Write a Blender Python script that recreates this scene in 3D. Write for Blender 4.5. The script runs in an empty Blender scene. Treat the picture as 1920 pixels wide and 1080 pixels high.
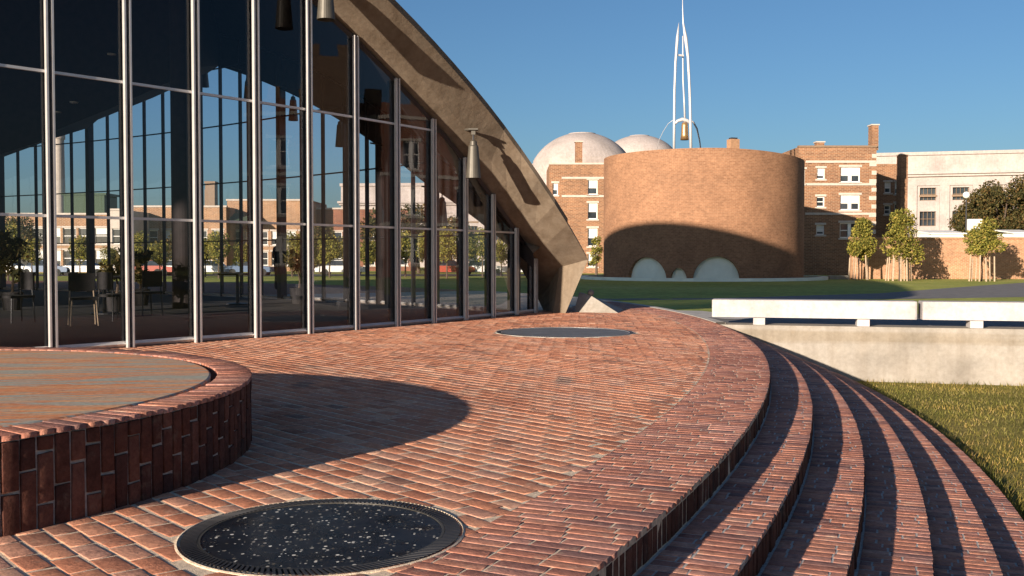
import bpy, bmesh, math, random
import numpy as np
from mathutils import Vector, Matrix
random.seed(7); RNG = np.random.default_rng(7)
PI = math.pi
S = bpy.context.scene
COL = S.collection

# ------------------------------------------------------------------ camera, sky, sun, exposure
EYE = 1.1; FPX = 1870.0
cam_d = bpy.data.cameras.new("camera"); cam = bpy.data.objects.new("camera", cam_d); COL.objects.link(cam)
cam.location = (0, 0, EYE); cam.rotation_euler = (PI/2 - math.atan(56/FPX), 0, 0)
cam_d.lens = 36*FPX/1920; cam_d.sensor_width = 36; cam_d.clip_start = .05; cam_d.clip_end = 5000
S.camera = cam
SUN_AZ = math.radians(35 + 180); SUN_EL = math.radians(10.8)
W = bpy.data.worlds.new("World"); S.world = W; W.use_nodes = True
nt = W.node_tree; bg = nt.nodes['Background']
sky = nt.nodes.new('ShaderNodeTexSky'); sky.sky_type = 'NISHITA'; sky.sun_disc = False
sky.sun_elevation = SUN_EL; sky.sun_rotation = SUN_AZ
sky.altitude = 0; sky.air_density = 1.0; sky.dust_density = 1.0; sky.ozone_density = 4.5
nt.links.new(sky.outputs[0], bg.inputs[0]); bg.inputs[1].default_value = .059
sun_d = bpy.data.lights.new("sun", 'SUN'); sun_d.energy = 5.0; sun_d.angle = math.radians(.5); sun_d.color = (1, .86, .70)
sun = bpy.data.objects.new("sun", sun_d); COL.objects.link(sun)
LD = Vector((math.sin(math.radians(35))*math.cos(SUN_EL), math.cos(math.radians(35))*math.cos(SUN_EL), -math.sin(SUN_EL)))
sun.rotation_euler = LD.to_track_quat('-Z', 'Y').to_euler(); sun.location = (-20, -30, 30)
S.view_settings.view_transform = 'Standard'; S.view_settings.look = 'None'
S.view_settings.exposure = 1.04; S.view_settings.gamma = 1; S.view_settings.use_curve_mapping = False

# ------------------------------------------------------------------ helpers
WL = {}                                   # world location of every object made here
def empty(name, loc, label=None, cat=None, group=None):
    o = bpy.data.objects.new(name, None); COL.objects.link(o); o.location = loc; o.empty_display_size = .3
    WL[o.name] = Vector(loc); tag(o, label, cat, group); return o
def tag(o, label=None, cat=None, group=None, kind=None):
    if label: o['label'] = label
    if cat: o['category'] = cat
    if group: o['group'] = group
    if kind: o['kind'] = kind
    return o
def mk(name, verts, faces, mat, parent=None, smooth=False, origin=None, mats=None, fm=None):
    """one mesh object from world-space vertices"""
    v = np.asarray(verts, float)
    if origin is None:
        origin = (float((v[:,0].min()+v[:,0].max())/2), float((v[:,1].min()+v[:,1].max())/2), float(v[:,2].min()))
    org = Vector(origin); v = v - np.array(origin)
    me = bpy.data.meshes.new(name)
    if isinstance(faces, np.ndarray):
        n, k = faces.shape
        me.vertices.add(len(v)); me.vertices.foreach_set('co', v.astype(np.float32).ravel())
        me.loops.add(n*k); me.loops.foreach_set('vertex_index', faces.astype(np.int32).ravel())
        me.polygons.add(n); me.polygons.foreach_set('loop_start', np.arange(0, n*k, k, dtype=np.int32))
        me.polygons.foreach_set('loop_total', np.full(n, k, dtype=np.int32))
        me.update(calc_edges=True)
    else:
        me.from_pydata(v.tolist(), [], faces); me.update()
    if mats:
        for m in mats: me.materials.append(m)
        if fm is not None: me.polygons.foreach_set('material_index', np.array(fm, dtype=np.int32))
    else: me.materials.append(mat)
    if smooth: me.polygons.foreach_set('use_smooth', np.ones(len(me.polygons), bool))
    o = bpy.data.objects.new(name, me); COL.objects.link(o)
    if parent is not None:
        o.parent = parent; o.location = org - WL[parent.name]
    else: o.location = org
    WL[o.name] = org
    return o
def copy_tree(o, parent=None):
    c = o.copy(); COL.objects.link(c)
    if parent is not None: c.parent = parent
    WL[c.name] = WL[o.name]
    for ch in [x for x in list(bpy.data.objects) if x.parent == o]: copy_tree(ch, c)
    return c
class MB:
    """collects simple solids, builds ONE mesh"""
    def __init__(s): s.v = []; s.f = []
    def add(s, v, f):
        b = len(s.v); s.v += [tuple(map(float, p)) for p in v]; s.f += [tuple(i+b for i in q) for q in f]; return s
    def box(s, c, d, az=0, ax=None):
        """c: centre; d: full sizes along local x,y,z; az: rotation about z (math angle)"""
        ca, sa = math.cos(az), math.sin(az); hx, hy, hz = d[0]/2, d[1]/2, d[2]/2
        v = []
        for sx, sy, sz in [(-1,-1,-1),(1,-1,-1),(1,1,-1),(-1,1,-1),(-1,-1,1),(1,-1,1),(1,1,1),(-1,1,1)]:
            x, y, z = sx*hx, sy*hy, sz*hz
            v.append((c[0]+x*ca-y*sa, c[1]+x*sa+y*ca, c[2]+z))
        return s.add(v, [(0,3,2,1),(4,5,6,7),(0,1,5,4),(1,2,6,5),(2,3,7,6),(3,0,4,7)])
    def tube(s, pts, rad, n=8, cap=True):
        pts = [Vector(p) for p in pts]; rad = rad if hasattr(rad, '__len__') else [rad]*len(pts)
        v = []; up = None
        for i, p in enumerate(pts):
            d = (pts[min(i+1, len(pts)-1)] - pts[max(i-1, 0)]).normalized()
            a = d.cross(Vector((0,0,1)) if abs(d.z) < .95 else Vector((1,0,0))).normalized()
            if up is not None:
                a = (up - d*up.dot(d)).normalized()
            up = a; b = d.cross(a)
            for k in range(n):
                t = 2*PI*k/n; v.append(p + (a*math.cos(t)+b*math.sin(t))*rad[i])
        f = [(i*n+k, i*n+(k+1)%n, (i+1)*n+(k+1)%n, (i+1)*n+k) for i in range(len(pts)-1) for k in range(n)]
        if cap: f += [tuple(range(n))[::-1], tuple((len(pts)-1)*n+k for k in range(n))]
        return s.add(v, f)
    def lathe(s, c, prof, n=32):
        """prof: (r,z) list"""
        v = []; 
        for r, z in prof:
            for k in range(n):
                t = 2*PI*k/n; v.append((c[0]+r*math.cos(t), c[1]+r*math.sin(t), c[2]+z))
        f = [(i*n+k, i*n+(k+1)%n, (i+1)*n+(k+1)%n, (i+1)*n+k) for i in range(len(prof)-1) for k in range(n)]
        return s.add(v, f)
    def prism(s, poly, z0, z1):
        n = len(poly)
        v = [(x, y, z0) for x, y in poly] + [(x, y, z1) for x, y in poly]
        return s.add(v, [tuple(range(n))[::-1], tuple(range(n, 2*n))] + [(i, (i+1) % n, n+(i+1) % n, n+i) for i in range(n)])
    def build(s, name, mat, parent=None, smooth=False, origin=None):
        return mk(name, s.v, s.f, mat, parent, smooth, origin)

# ------------------------------------------------------------------ materials
def newmat(name):
    m = bpy.data.materials.new(name); m.use_nodes = True; t = m.node_tree
    return m, t, t.nodes['Principled BSDF'], t.nodes, t.links
def ramp(t, stops, fac, interp='LINEAR'):
    r = t.nodes.new('ShaderNodeValToRGB'); r.color_ramp.interpolation = interp
    while len(r.color_ramp.elements) > 1: r.color_ramp.elements.remove(r.color_ramp.elements[0])
    r.color_ramp.elements[0].position = stops[0][0]; r.color_ramp.elements[0].color = (*stops[0][1], 1)
    for p, c in stops[1:]:
        e = r.color_ramp.elements.new(p); e.color = (*c, 1)
    t.links.new(fac, r.inputs[0]); return r.outputs[0]
def noise(t, scale, detail=4, rough=.55, vec=None, dist=0):
    n = t.nodes.new('ShaderNodeTexNoise'); n.inputs['Scale'].default_value = scale
    n.inputs['Detail'].default_value = detail; n.inputs['Roughness'].default_value = rough; n.inputs['Distortion'].default_value = dist
    if vec is None:
        g = t.nodes.new('ShaderNodeNewGeometry'); vec = g.outputs['Position']
    t.links.new(vec, n.inputs['Vector']); return n.outputs['Fac']
def mixc(t, a, b, fac, mode='MIX'):
    m = t.nodes.new('ShaderNodeMix'); m.data_type = 'RGBA'; m.blend_type = mode
    for s, x in (('A', a), ('B', b)):
        i = [q for q in m.inputs if q.name == s and q.type == 'RGBA'][0]
        if isinstance(x, tuple): i.default_value = (*x, 1)
        else: t.links.new(x, i)
    if isinstance(fac, (int, float)): m.inputs[0].default_value = fac
    else: t.links.new(fac, m.inputs[0])
    return [q for q in m.outputs if q.type == 'RGBA'][0]
def bump(t, h, strength, dist, normal_in):
    b = t.nodes.new('ShaderNodeBump'); b.inputs['Strength'].default_value = strength; b.inputs['Distance'].default_value = dist
    t.links.new(h, b.inputs['Height']); t.links.new(b.outputs[0], normal_in)
def mapping(t, scale, rotz=0, src='pos'):
    g = t.nodes.new('ShaderNodeNewGeometry'); m = t.nodes.new('ShaderNodeMapping')
    m.inputs['Scale'].default_value = scale; m.inputs['Rotation'].default_value = (0, 0, rotz)
    v = t.nodes.new('ShaderNodeMapping'); v.inputs['Rotation'].default_value = (0, 0, rotz); m.inputs['Rotation'].default_value = (0, 0, 0)
    t.links.new(g.outputs['Position'], v.inputs[0]); t.links.new(v.outputs[0], m.inputs[0]); return m.outputs[0]

def m_plain(name, col, rough=.7, metal=0, nscale=6, var=.25, bmp=.15, bd=.01):
    m, t, p, n, l = newmat(name)
    f = noise(t, nscale, 6)
    c = ramp(t, [(.25, tuple(x*(1-var) for x in col)), (.75, tuple(min(1, x*(1+var)) for x in col))], f)
    l.new(c, p.inputs['Base Color']); p.inputs['Roughness'].default_value = rough; p.inputs['Metallic'].default_value = metal
    if bmp: bump(t, noise(t, nscale*6, 4), bmp, bd, p.inputs['Normal'])
    return m
def m_brickunits(name, stops, spec=.08):
    """for meshes made of single bricks: one tint per brick"""
    m, t, p, n, l = newmat(name)
    g = n.new('ShaderNodeNewGeometry')
    c = ramp(t, stops, g.outputs['Random Per Island'])
    f1 = noise(t, 22, 6, .65); f2 = noise(t, .7, 6, .65, None, .6)
    c = mixc(t, c, ramp(t, [(.3, (.55,.5,.5)), (.7, (1.25,1.2,1.15))], f1), .8, 'MULTIPLY')
    c = mixc(t, c, ramp(t, [(.33, (.74,.70,.70)), (.5, (1,1,1)), (.68, (1.22,1.20,1.14))], f2), .85, 'MULTIPLY')
    # pale dusty bloom / sand in patches
    f3 = noise(t, 9, 7, .7); f4 = noise(t, 70, 5, .8); c = mixc(t, c, ramp(t, [(.35,(.62,.60,.60)),(.6,(1.1,1.1,1.1))], f4), .7, 'MULTIPLY')
    c = mixc(t, c, tuple(x*(1 if name != 'dark_shade_brick' else .35) for x in (.68,.52,.38)), ramp(t, [(.56, (0,0,0)), (.78, (.6,.6,.6))], f3))
    l.new(c, p.inputs['Base Color']); p.inputs['Roughness'].default_value = .72
    p.inputs['Specular IOR Level'].default_value = spec
    bump(t, noise(t, 55, 8, .7), .5, .012, p.inputs['Normal'])
    return m
def m_brickwall(name, c1, c2, mortar, bw=.21, bh=.075, ms=.012, polar=None, var=1.0):
    """brick pattern in a wall's own metric UVs"""
    m, t, p, n, l = newmat(name)
    uv = n.new('ShaderNodeUVMap'); b = n.new('ShaderNodeTexBrick')
    b.offset = .5; b.inputs['Scale'].default_value = 1; b.inputs['Brick Width'].default_value = bw; b.inputs['Row Height'].default_value = bh
    b.inputs['Mortar Size'].default_value = ms; b.inputs['Mortar Smooth'].default_value = .2; b.inputs['Bias'].default_value = 0
    l.new(uv.outputs[0], b.inputs['Vector'])
    b.inputs['Color1'].default_value = (*c1, 1); b.inputs['Color2'].default_value = (*c2, 1); b.inputs['Mortar'].default_value = (*mortar, 1)
    f = noise(t, .55, 5); f2 = noise(t, 5, 6, .7)
    c = mixc(t, b.outputs['Color'], ramp(t, [(.3, (.78,.76,.76)), (.7, (1.16,1.12,1.08))], f), .8*var, 'MULTIPLY')
    c = mixc(t, c, ramp(t, [(.25, (.66,.62,.62)), (.75, (1.2,1.2,1.2))], f2), .9*var, 'MULTIPLY')
    l.new(c, p.inputs['Base Color']); p.inputs['Roughness'].default_value = .85; p.inputs['Specular IOR Level'].default_value = .2
    bump(t, b.outputs['Fac'], -.5, .02, p.inputs['Normal'])
    return m
M = {}
M['paver'] = m_brickunits('paver', [(0,(.30,.19,.15)),(.025,(.34,.19,.14)),(.05,(.44,.20,.13)),(.2,(.56,.24,.145)),(.5,(.64,.30,.185)),(.75,(.66,.34,.225)),(.9,(.58,.32,.235)),(1,(.72,.43,.29))])
M['edge_brick'] = m_brickunits('edge_brick', [(0,(.24,.15,.14)),(.10,(.34,.17,.14)),(.35,(.47,.21,.15)),(.65,(.54,.26,.18)),(.9,(.50,.26,.21)),(1,(.62,.36,.27))])
M['dark_shade_brick'] = m_brickunits('dark_shade_brick', [(0,(.05,.03,.03)),(.3,(.10,.045,.035)),(.7,(.13,.055,.04)),(1,(.17,.08,.06))], .05)  # dark brown ring brick; on step risers it puts shade into the colour
M['mortar'] = m_plain('mortar', (.66,.52,.38), .95, nscale=40, var=.35, bmp=.6, bd=.01)
M['mortar_grey'] = m_plain('mortar_grey', (.44,.41,.38), .95, nscale=40, var=.35, bmp=.6, bd=.01)
def m_concrete(name, col, streak=.5, board=0, scale=1.0):
    m, t, p, n, l = newmat(name)
    f = noise(t, 1.3*scale, 7, .6); f2 = noise(t, 14*scale, 6, .7)
    mp = mapping(t, (3, 3, .35)); f3 = noise(t, 1.6, 5, .6, mp)
    c = ramp(t, [(.25, tuple(x*.7 for x in col)), (.5, col), (.8, tuple(min(.9, x*1.22) for x in col))], f)
    c = mixc(t, c, ramp(t, [(.3, (.72,.70,.66)), (.7, (1.12,1.12,1.12))], f2), .6, 'MULTIPLY')
    c = mixc(t, c, ramp(t, [(.32, (.55,.47,.38)), (.6, (1,1,1))], f3), streak, 'MULTIPLY')
    if name in ('wall_concrete',):
        mp2 = mapping(t, (.06,.06,3.2)); f4 = noise(t, 1.0, 3, .5, mp2)
        c = mixc(t, c, ramp(t, [(.40,(.80,.74,.64)),(.50,(1,1,1)),(.62,(1.06,1.06,1.06))], f4), .8, 'MULTIPLY')
        f5 = noise(t, .55, 6, .7); c = mixc(t, c, (.50,.34,.20), ramp(t, [(.56,(0,0,0)),(.72,(.28,.28,.28))], f5))
    l.new(c, p.inputs['Base Color']); p.inputs['Roughness'].default_value = .9
    bump(t, f2, .35, .02, p.inputs['Normal'])
    return m
M['concrete'] = m_concrete('concrete', (.20,.155,.112), .55)
M['wall_concrete'] = m_concrete('wall_concrete', (.30,.27,.235), .35)
M['bench_concrete'] = m_concrete('bench_concrete', (.46,.43,.43), .12)
M['limestone'] = m_concrete('limestone', (.41,.355,.335), .2, scale=.2)
M['pale_panel'] = m_plain('pale_panel', (.80,.82,.72), .8, nscale=1, var=.12)
M['alu'] = m_plain('aluminium', (.62,.59,.57), .38, metal=.45, nscale=8, var=.1, bmp=.03)
M['dark_alu'] = m_plain('dark_metal', (.035,.035,.04), .45, metal=.3, var=.2, bmp=0)
M['lamp_metal'] = m_plain('lamp_metal', (.09,.08,.065), .5, metal=.35, var=.2, bmp=.05)
M['black'] = m_plain('black_joint', (.012,.012,.014), .8, var=.2, bmp=0)
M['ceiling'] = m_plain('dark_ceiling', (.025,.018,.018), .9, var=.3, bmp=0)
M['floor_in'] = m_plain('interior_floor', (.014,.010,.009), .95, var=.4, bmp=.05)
M['asphalt'] = m_plain('asphalt', (.15,.14,.135), .9, nscale=3, var=.3, bmp=.4, bd=.02)
M['path'] = m_plain('path_concrete', (.42,.39,.35), .9, nscale=3, var=.2, bmp=.3, bd=.01)
M['wood'] = m_plain('stake_wood', (.38,.28,.19), .85, nscale=9, var=.3)
M['bark'] = m_plain('bark', (.10,.07,.05), .95, nscale=14, var=.4, bmp=.7, bd=.03)
M['white_paint'] = m_plain('white_paint', (.78,.75,.70), .6, nscale=3, var=.08, bmp=0)
M['spire'] = m_plain('spire_metal', (.52,.50,.50), .4, metal=.15, nscale=2, var=.06, bmp=0)
M['bell'] = m_plain('bell_bronze', (.45,.27,.12), .4, metal=.7, var=.2, bmp=0)
M['roof'] = m_plain('roof_tar', (.08,.075,.07), .9, var=.3)
M['green_roof'] = m_plain('green_roof', (.05,.075,.045), .9, var=.3)
M['stone_trim'] = m_plain('stone_trim', (.46,.39,.33), .8, nscale=3, var=.15)
M['blind'] = m_plain('window_blind', (.62,.60,.56), .7, nscale=3, var=.1, bmp=0)
M['brown_frame'] = m_plain('brown_frame', (.20,.13,.08), .7, var=.2, bmp=0)
M['tan_coping'] = m_plain('tan_coping', (.34,.19,.105), .85, var=.2)
M['rubber'] = m_plain('tyre_rubber', (.02,.02,.02), .9, var=.2, bmp=0)
M['cloth'] = m_plain('dark_cloth', (.02,.018,.02), .95, var=.3, bmp=0)
M['skin'] = m_plain('skin', (.42,.25,.17), .6, var=.1, bmp=0)
M['hair'] = m_plain('hair', (.02,.013,.01), .7, var=.2, bmp=0)
M['chapel_brick'] = m_brickwall('chapel_brick', (.32,.168,.095), (.24,.122,.068), (.32,.20,.125), .30, .11, .014)
M['brick_red'] = m_brickwall('brick_red', (.30,.145,.075), (.17,.08,.045), (.36,.26,.17), .42, .14, .02)
M['brick_tan'] = m_brickwall('brick_tan', (.34,.18,.09), (.24,.13,.065), (.45,.34,.24), .42, .14, .02)
M['brick_dark'] = m_brickwall('brick_dark', (.26,.09,.05), (.17,.06,.04), (.25,.17,.12), .42, .14, .02)
M['garden_wall'] = m_brickwall('garden_wall', (.42,.225,.12), (.34,.17,.085), (.48,.35,.24), .30, .10, .014)
m, t, p, nn, l = newmat('podium_brick')
bt = nn.new('ShaderNodeTexBrick'); bt.inputs['Scale'].default_value = 1; bt.inputs['Brick Width'].default_value = .212; bt.inputs['Row Height'].default_value = .108; bt.inputs['Mortar Size'].default_value = .008
l.new(mapping(t, (1,1,1), math.radians(44)), bt.inputs['Vector']); bt.inputs['Color1'].default_value = (.52,.21,.115,1); bt.inputs['Color2'].default_value = (.40,.15,.09,1); bt.inputs['Mortar'].default_value = (.5,.4,.3,1)
l.new(mixc(t, bt.outputs['Color'], ramp(t, [(.3,(.6,.55,.55)),(.7,(1.2,1.15,1.1))], noise(t, 5, 6)), .8, 'MULTIPLY'), p.inputs['Base Color']); p.inputs['Roughness'].default_value = .9; p.inputs['Specular IOR Level'].default_value = .1
M['podium_brick'] = m
def m_glass_dark(name, tint=(.02,.025,.03)):
    m, t, p, n, l = newmat(name)
    l.new(ramp(t, [(.35, tint), (.7, tuple(x*2.2 for x in tint))], noise(t, .8, 3)), p.inputs['Base Color'])
    p.inputs['Roughness'].default_value = .08; p.inputs['Specular IOR Level'].default_value = .8
    return m
M['window_glass'] = m_glass_dark('window_glass')
def m_pane():
    m, t, p, n, l = newmat('clear_glass'); n.remove(p)
    out = n['Material Output']; tr = n.new('ShaderNodeBsdfTransparent'); gl = n.new('ShaderNodeBsdfGlossy')
    tr.inputs[0].default_value = (.90,.91,.93,1); gl.inputs['Roughness'].default_value = .0; gl.inputs[0].default_value = (.95,.95,1,1)
    lw = n.new('ShaderNodeLayerWeight'); lw.inputs['Blend'].default_value = .5
    po = n.new('ShaderNodeMath'); po.operation = 'POWER'; po.inputs[1].default_value = 3.6; l.new(lw.outputs['Facing'], po.inputs[0])
    mu = n.new('ShaderNodeMath'); mu.operation = 'MULTIPLY_ADD'; mu.inputs[1].default_value = .85; mu.inputs[2].default_value = .030; mu.use_clamp = True
    l.new(po.outputs[0], mu.inputs[0]); mx = n.new('ShaderNodeMixShader')
    l.new(mu.outputs[0], mx.inputs[0]); l.new(tr.outputs[0], mx.inputs[1]); l.new(gl.outputs[0], mx.inputs[2]); l.new(mx.outputs[0], out.inputs[0])
    # slight waviness of old plate glass
    bump(t, noise(t, .8, 2), .12, .02, gl.inputs['Normal'])
    return m
M['pane'] = m_pane()
def m_grass(name, cols, sc=1.0):
    m, t, p, n, l = newmat(name)
    f = noise(t, .35*sc, 6, .6); f2 = noise(t, 9*sc, 6, .75)
    c = ramp(t, [(.3, cols[0]), (.55, cols[1]), (.75, cols[2])], f)
    c = mixc(t, c, ramp(t, [(.3, (.5,.5,.45)), (.7, (1.4,1.35,1.2))], f2), .9, 'MULTIPLY')
    l.new(c, p.inputs['Base Color']); p.inputs['Roughness'].default_value = .95; p.inputs['Specular IOR Level'].default_value = .1
    bump(t, f2, .9 if name == 'lawn' else .15, .06, p.inputs['Normal'])
    return m
M['lawn'] = m_grass('lawn', [(.15,.145,.035), (.22,.195,.055), (.34,.26,.10)])
M['lawn_far'] = m_grass('lawn_far', [(.25,.31,.075), (.38,.39,.10), (.46,.42,.16)], .3)
def m_leaf(name, stops, trans=.25):
    m, t, p, n, l = newmat(name)
    g = n.new('ShaderNodeNewGeometry')
    c = ramp(t, stops, g.outputs['Random Per Island'])
    c = mixc(t, c, ramp(t, [(.3,(.6,.6,.6)),(.7,(1.3,1.3,1.2))], noise(t, 1.3, 3)), .8, 'MULTIPLY')
    if name == 'grass_blade': c = mixc(t, c, ramp(t, [(.32,(.50,.62,.5)),(.5,(.9,.92,.85)),(.64,(1.25,1.05,.95))], noise(t, .8, 6, .65)), 1.0, 'MULTIPLY')
    l.new(c, p.inputs['Base Color']); p.inputs['Roughness'].default_value = .75; p.inputs['Specular IOR Level'].default_value = .2
    tl = n.new('ShaderNodeBsdfTranslucent'); l.new(c, tl.inputs[0]); mx = n.new('ShaderNodeMixShader'); mx.inputs[0].default_value = trans
    l.new(p.outputs[0], mx.inputs[1]); l.new(tl.outputs[0], mx.inputs[2]); l.new(mx.outputs[0], n['Material Output'].inputs[0])
    return m
M['leaf_yellow'] = m_leaf('leaf_yellow', [(0,(.06,.07,.014)),(.35,(.17,.17,.035)),(.8,(.30,.26,.05)),(1,(.38,.27,.07))])
M['leaf_olive'] = m_leaf('leaf_olive', [(0,(.03,.034,.012)),(.5,(.085,.075,.026)),(.85,(.15,.105,.035)),(1,(.20,.11,.045))])
M['blade'] = m_leaf('grass_blade', [(0,(.12,.12,.025)),(.5,(.23,.205,.05)),(.85,(.34,.26,.09)),(1,(.50,.39,.20))], .3)

# ------------------------------------------------------------------ brick units
def bricks(name, c, U, V, N, hu, hv, depth, mat, parent=None, cham=.006, jit=.003, hj=.0025, tilt=.012, origin=None, spin=0.0):
    """c: (n,3) centres of the outer faces; U,V in-plane unit axes; N outward normals"""
    c = np.asarray(c, float); n = len(c)
    bc = lambda a: np.broadcast_to(np.asarray(a, float), (n,)).copy() if np.ndim(a) < 2 else a
    U, V, N = [np.broadcast_to(np.asarray(q, float), (n,3)) for q in (U, V, N)]
    ra = RNG.normal(0, spin, (n,1)); U, V = U*np.cos(ra)+V*np.sin(ra), V*np.cos(ra)-U*np.sin(ra)
    hu = bc(hu); hv = bc(hv)
    c = c + N*RNG.normal(0, hj, (n,1))
    tu = RNG.normal(0, tilt, n); tv = RNG.normal(0, tilt, n)
    vs = []
    sg = [(-1,-1),(1,-1),(1,1),(-1,1)]
    J = [(RNG.uniform(-jit, jit, n), RNG.uniform(-jit, jit, n)) for _ in sg]
    for lvl, (ins, dz) in enumerate([(cham, 0), (0, -cham*.8), (0, -depth)]):
        for k, (a, b) in enumerate(sg):
            x = a*(hu-ins) + J[k][0]; y = b*(hv-ins) + J[k][1]
            z = dz*(.35 if lvl == 1 else 1) + (tu*x + tv*y if lvl < 2 else 0)
            vs.append(c + U*x[:,None] + V*y[:,None] + N*np.broadcast_to(z, (n,))[:,None])
    v = np.stack(vs, 1).reshape(-1, 3)
    f = [(0,1,2,3)]
    for L in (0, 1):
        for k in range(4):
            a, b = k, (k+1) % 4; f.append((4*(L+1)+a, 4*(L+1)+b, 4*L+b, 4*L+a))
    f = (np.array(f)[None] + 12*np.arange(n)[:,None,None]).reshape(-1, 4)
    return mk(name, v, f, mat, parent, origin=origin)

PC = np.array([-29.0, 17.5])              # centre of the round podium
R0 = 32.47; TREAD = .36; RISE = .15; RJ = R0 - .62
RAD = [R0 + TREAD*k for k in range(6)]    # outer radius of podium, treads 1..5
LAWN_Z = -.90
# retaining wall: starts at podium edge, runs right
WP = np.array([3.42, 16.70]); WD = np.array([math.sin(math.radians(104)), math.cos(math.radians(104))]); WN = np.array([-WD[1], WD[0]])  # WN points away (back)

# podium and steps solid (mortar bed)
def polar(r, a): return (PC[0]+r*math.cos(a), PC[1]+r*math.sin(a))
def ring_sheet(name, prof, a0, a1, n, mat, kind='structure'):
    v = []; f = []; k = len(prof)
    for i in range(n+1):
        a = a0+(a1-a0)*i/n
        for r, z in prof: v.append((*polar(r, a), z))
    for i in range(n):
        for j in range(k-1): f.append((i*k+j, i*k+j+1, (i+1)*k+j+1, (i+1)*k+j))
    o = mk(name, v, f, mat, origin=(PC[0], PC[1], 0)); tag(o, kind=kind); return o
BED = -.0030
ring_sheet('podium', [(0.01, -.02), (20, -.02), (31, -.02), (R0-.02, -.02), (R0-.02, -1.2)], 0, 2*PI, 360, M['podium_brick'])
ring_sheet('paving_bed', [(19, BED), (31, BED), (R0-.006, BED), (R0-.006, -.3)], math.radians(-75), math.radians(30), 300, M['mortar'])
AW = math.radians(-1.3)
prof = []
for k in range(1, 6):
    z = -RISE*k + BED; prof += [(RAD[k-1]-.02, z), (RAD[k]-.006, z)]
prof.append((RAD[5]-.012, -1.2))
ring_sheet('steps', prof, math.radians(-75), AW, 300, M['mortar_grey'])

# border of the podium and the treads: bricks on edge laid radially, 3 (1.7 on the treads) deep
def radial_band(name, r_in, r_out, z, a0, a1, step=.073, blen=.2067, mort=.012, mat='edge_brick'):
    rm = (r_in+r_out)/2; n = int((a1-a0)*rm/step); C=[];U=[];V=[];HU=[];HV=[]
    for i in range(n):
        a = a0+(i+.5)*step/rm; ca, sa = math.cos(a), math.sin(a)
        off = random.choice([0,.33,.5,.66,.85])*blen + random.uniform(-.012,.012)
        edges = [r_in]; r = r_in + (off if off > .05 else blen)
        while r < r_out-.05: edges.append(r); r += blen
        edges.append(r_out + random.uniform(-.003,.003))
        for q0, q1 in zip(edges, edges[1:]):
            rr = (q0+q1)/2; C.append((PC[0]+rr*ca, PC[1]+rr*sa, z)); U.append((ca,sa,0)); V.append((-sa,ca,0))
            HU.append((q1-q0-mort)/2 if q1 is not edges[-1] else (q1-q0)/2-mort/2+.0); HV.append((step*rr/rm-.010)/2)
    o = bricks(name, C, U, V, (0,0,1), np.array(HU), np.array(HV), .022, M[mat], hj=.0006, tilt=.0035, jit=.0015, cham=.0028, origin=(PC[0],PC[1],0))
    tag(o, kind='structure'); return o
radial_band('podium_border', RJ, R0, 0, math.radians(-32), math.radians(14))
for k in range(1, 6): radial_band('step_tread', RAD[k-1]+.004, RAD[k], -RISE*k, math.radians(-31), AW)
def riser(name, r, ztop, h, a0, a1, step=.073):
    n = int((a1-a0)*r/step); C=[];V=[];N=[]
    for i in range(n):
        a = a0+(i+.5)*step/r; ca, sa = math.cos(a), math.sin(a)
        C.append((PC[0]+r*ca, PC[1]+r*sa, ztop-h/2-.004)); V.append((-sa,ca,0)); N.append((ca,sa,0))
    o = bricks(name, C, np.array(V), (0,0,1), np.array(N), (step-.012)/2, h/2-.006, .03, M['dark_shade_brick'], cham=.004, jit=.002, origin=(PC[0],PC[1],0))
    tag(o, kind='structure')
for k in range(6): riser('step_riser', RAD[k]-.002, -RISE*k-.019, RISE-.022, math.radians(-31), AW)  # risers far darker than the treads: their shade is painted into the brick

k_ = ring_sheet('kerb', [(R0+.002, -.4), (R0+.002, .006), (R0+.17, .006), (R0+.17, -.4)], math.radians(-1.0), math.radians(22), 60, M['path'])
# brick field: flat pavers in running bond
RING_C = (-3.93, 5.40); RING_R = 2.43; RING_H = .40
D1 = (-.755, 3.965, .555); D2 = (.79, 14.8, 1.02)
FA = math.radians(138)
u = np.array([math.sin(FA), math.cos(FA)]); w = np.array([-u[1], u[0]])
L, Wd, mo = .212, .110, .014
GC = np.array([-26.989, 18.062]); GR = 33.794; GPHI = 2.561
def inside_glass(p):
    eo = np.array([math.sin(GPHI), math.cos(GPHI)]); e1 = np.array([-eo[1], eo[0]]); q = p-GC
    b = q@eo+.33; a = q@e1
    return (a/GR)**2 + (b/(.57735*GR))**2 < .985 and a > -30
C = []; HU = []; HV = []
i0 = int(-30/Wd)
for i in range(-220, 240):
    off = (i % 2)*.5*L + random.uniform(-.012, .012)
    for j in range(-110, 120):
        p = w*(i*Wd + .006*math.sin(j*.31+i*.8) + .004*math.sin(j*.9-i*.37)) + u*(j*L+off)
        x, y = p
        if y < 2.2 or y > 26 or abs(x) > .62*y+1.2: continue
        r = math.hypot(x-PC[0], y-PC[1])
        if r > RJ-.012+.05: continue
        if inside_glass(p): continue
        if math.hypot(x-RING_C[0], y-RING_C[1]) < RING_R-.1: continue
        if math.hypot(x-D1[0], y-D1[1]) < D1[2]+.02: continue
        if math.hypot(x-D2[0], y-D2[1]) < D2[2]+.02: continue
        h = (L-mo-random.uniform(0,.006))/2
        if r + .06 > RJ: 
            p = p - (p-PC)/r*(r+.045-RJ+.012); h *= .75
        C.append((p[0], p[1], 0)); HU.append(h); HV.append((Wd-mo-random.uniform(0,.006))/2)
o = bricks('brick_paving', C, (u[0],u[1],0), (w[0],w[1],0), (0,0,1), np.array(HU), np.array(HV), .04, M['paver'],
           hj=.0006, tilt=.004, jit=.0045, cham=.0045, origin=(0,10,0), spin=.012); tag(o, kind='structure')
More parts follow.
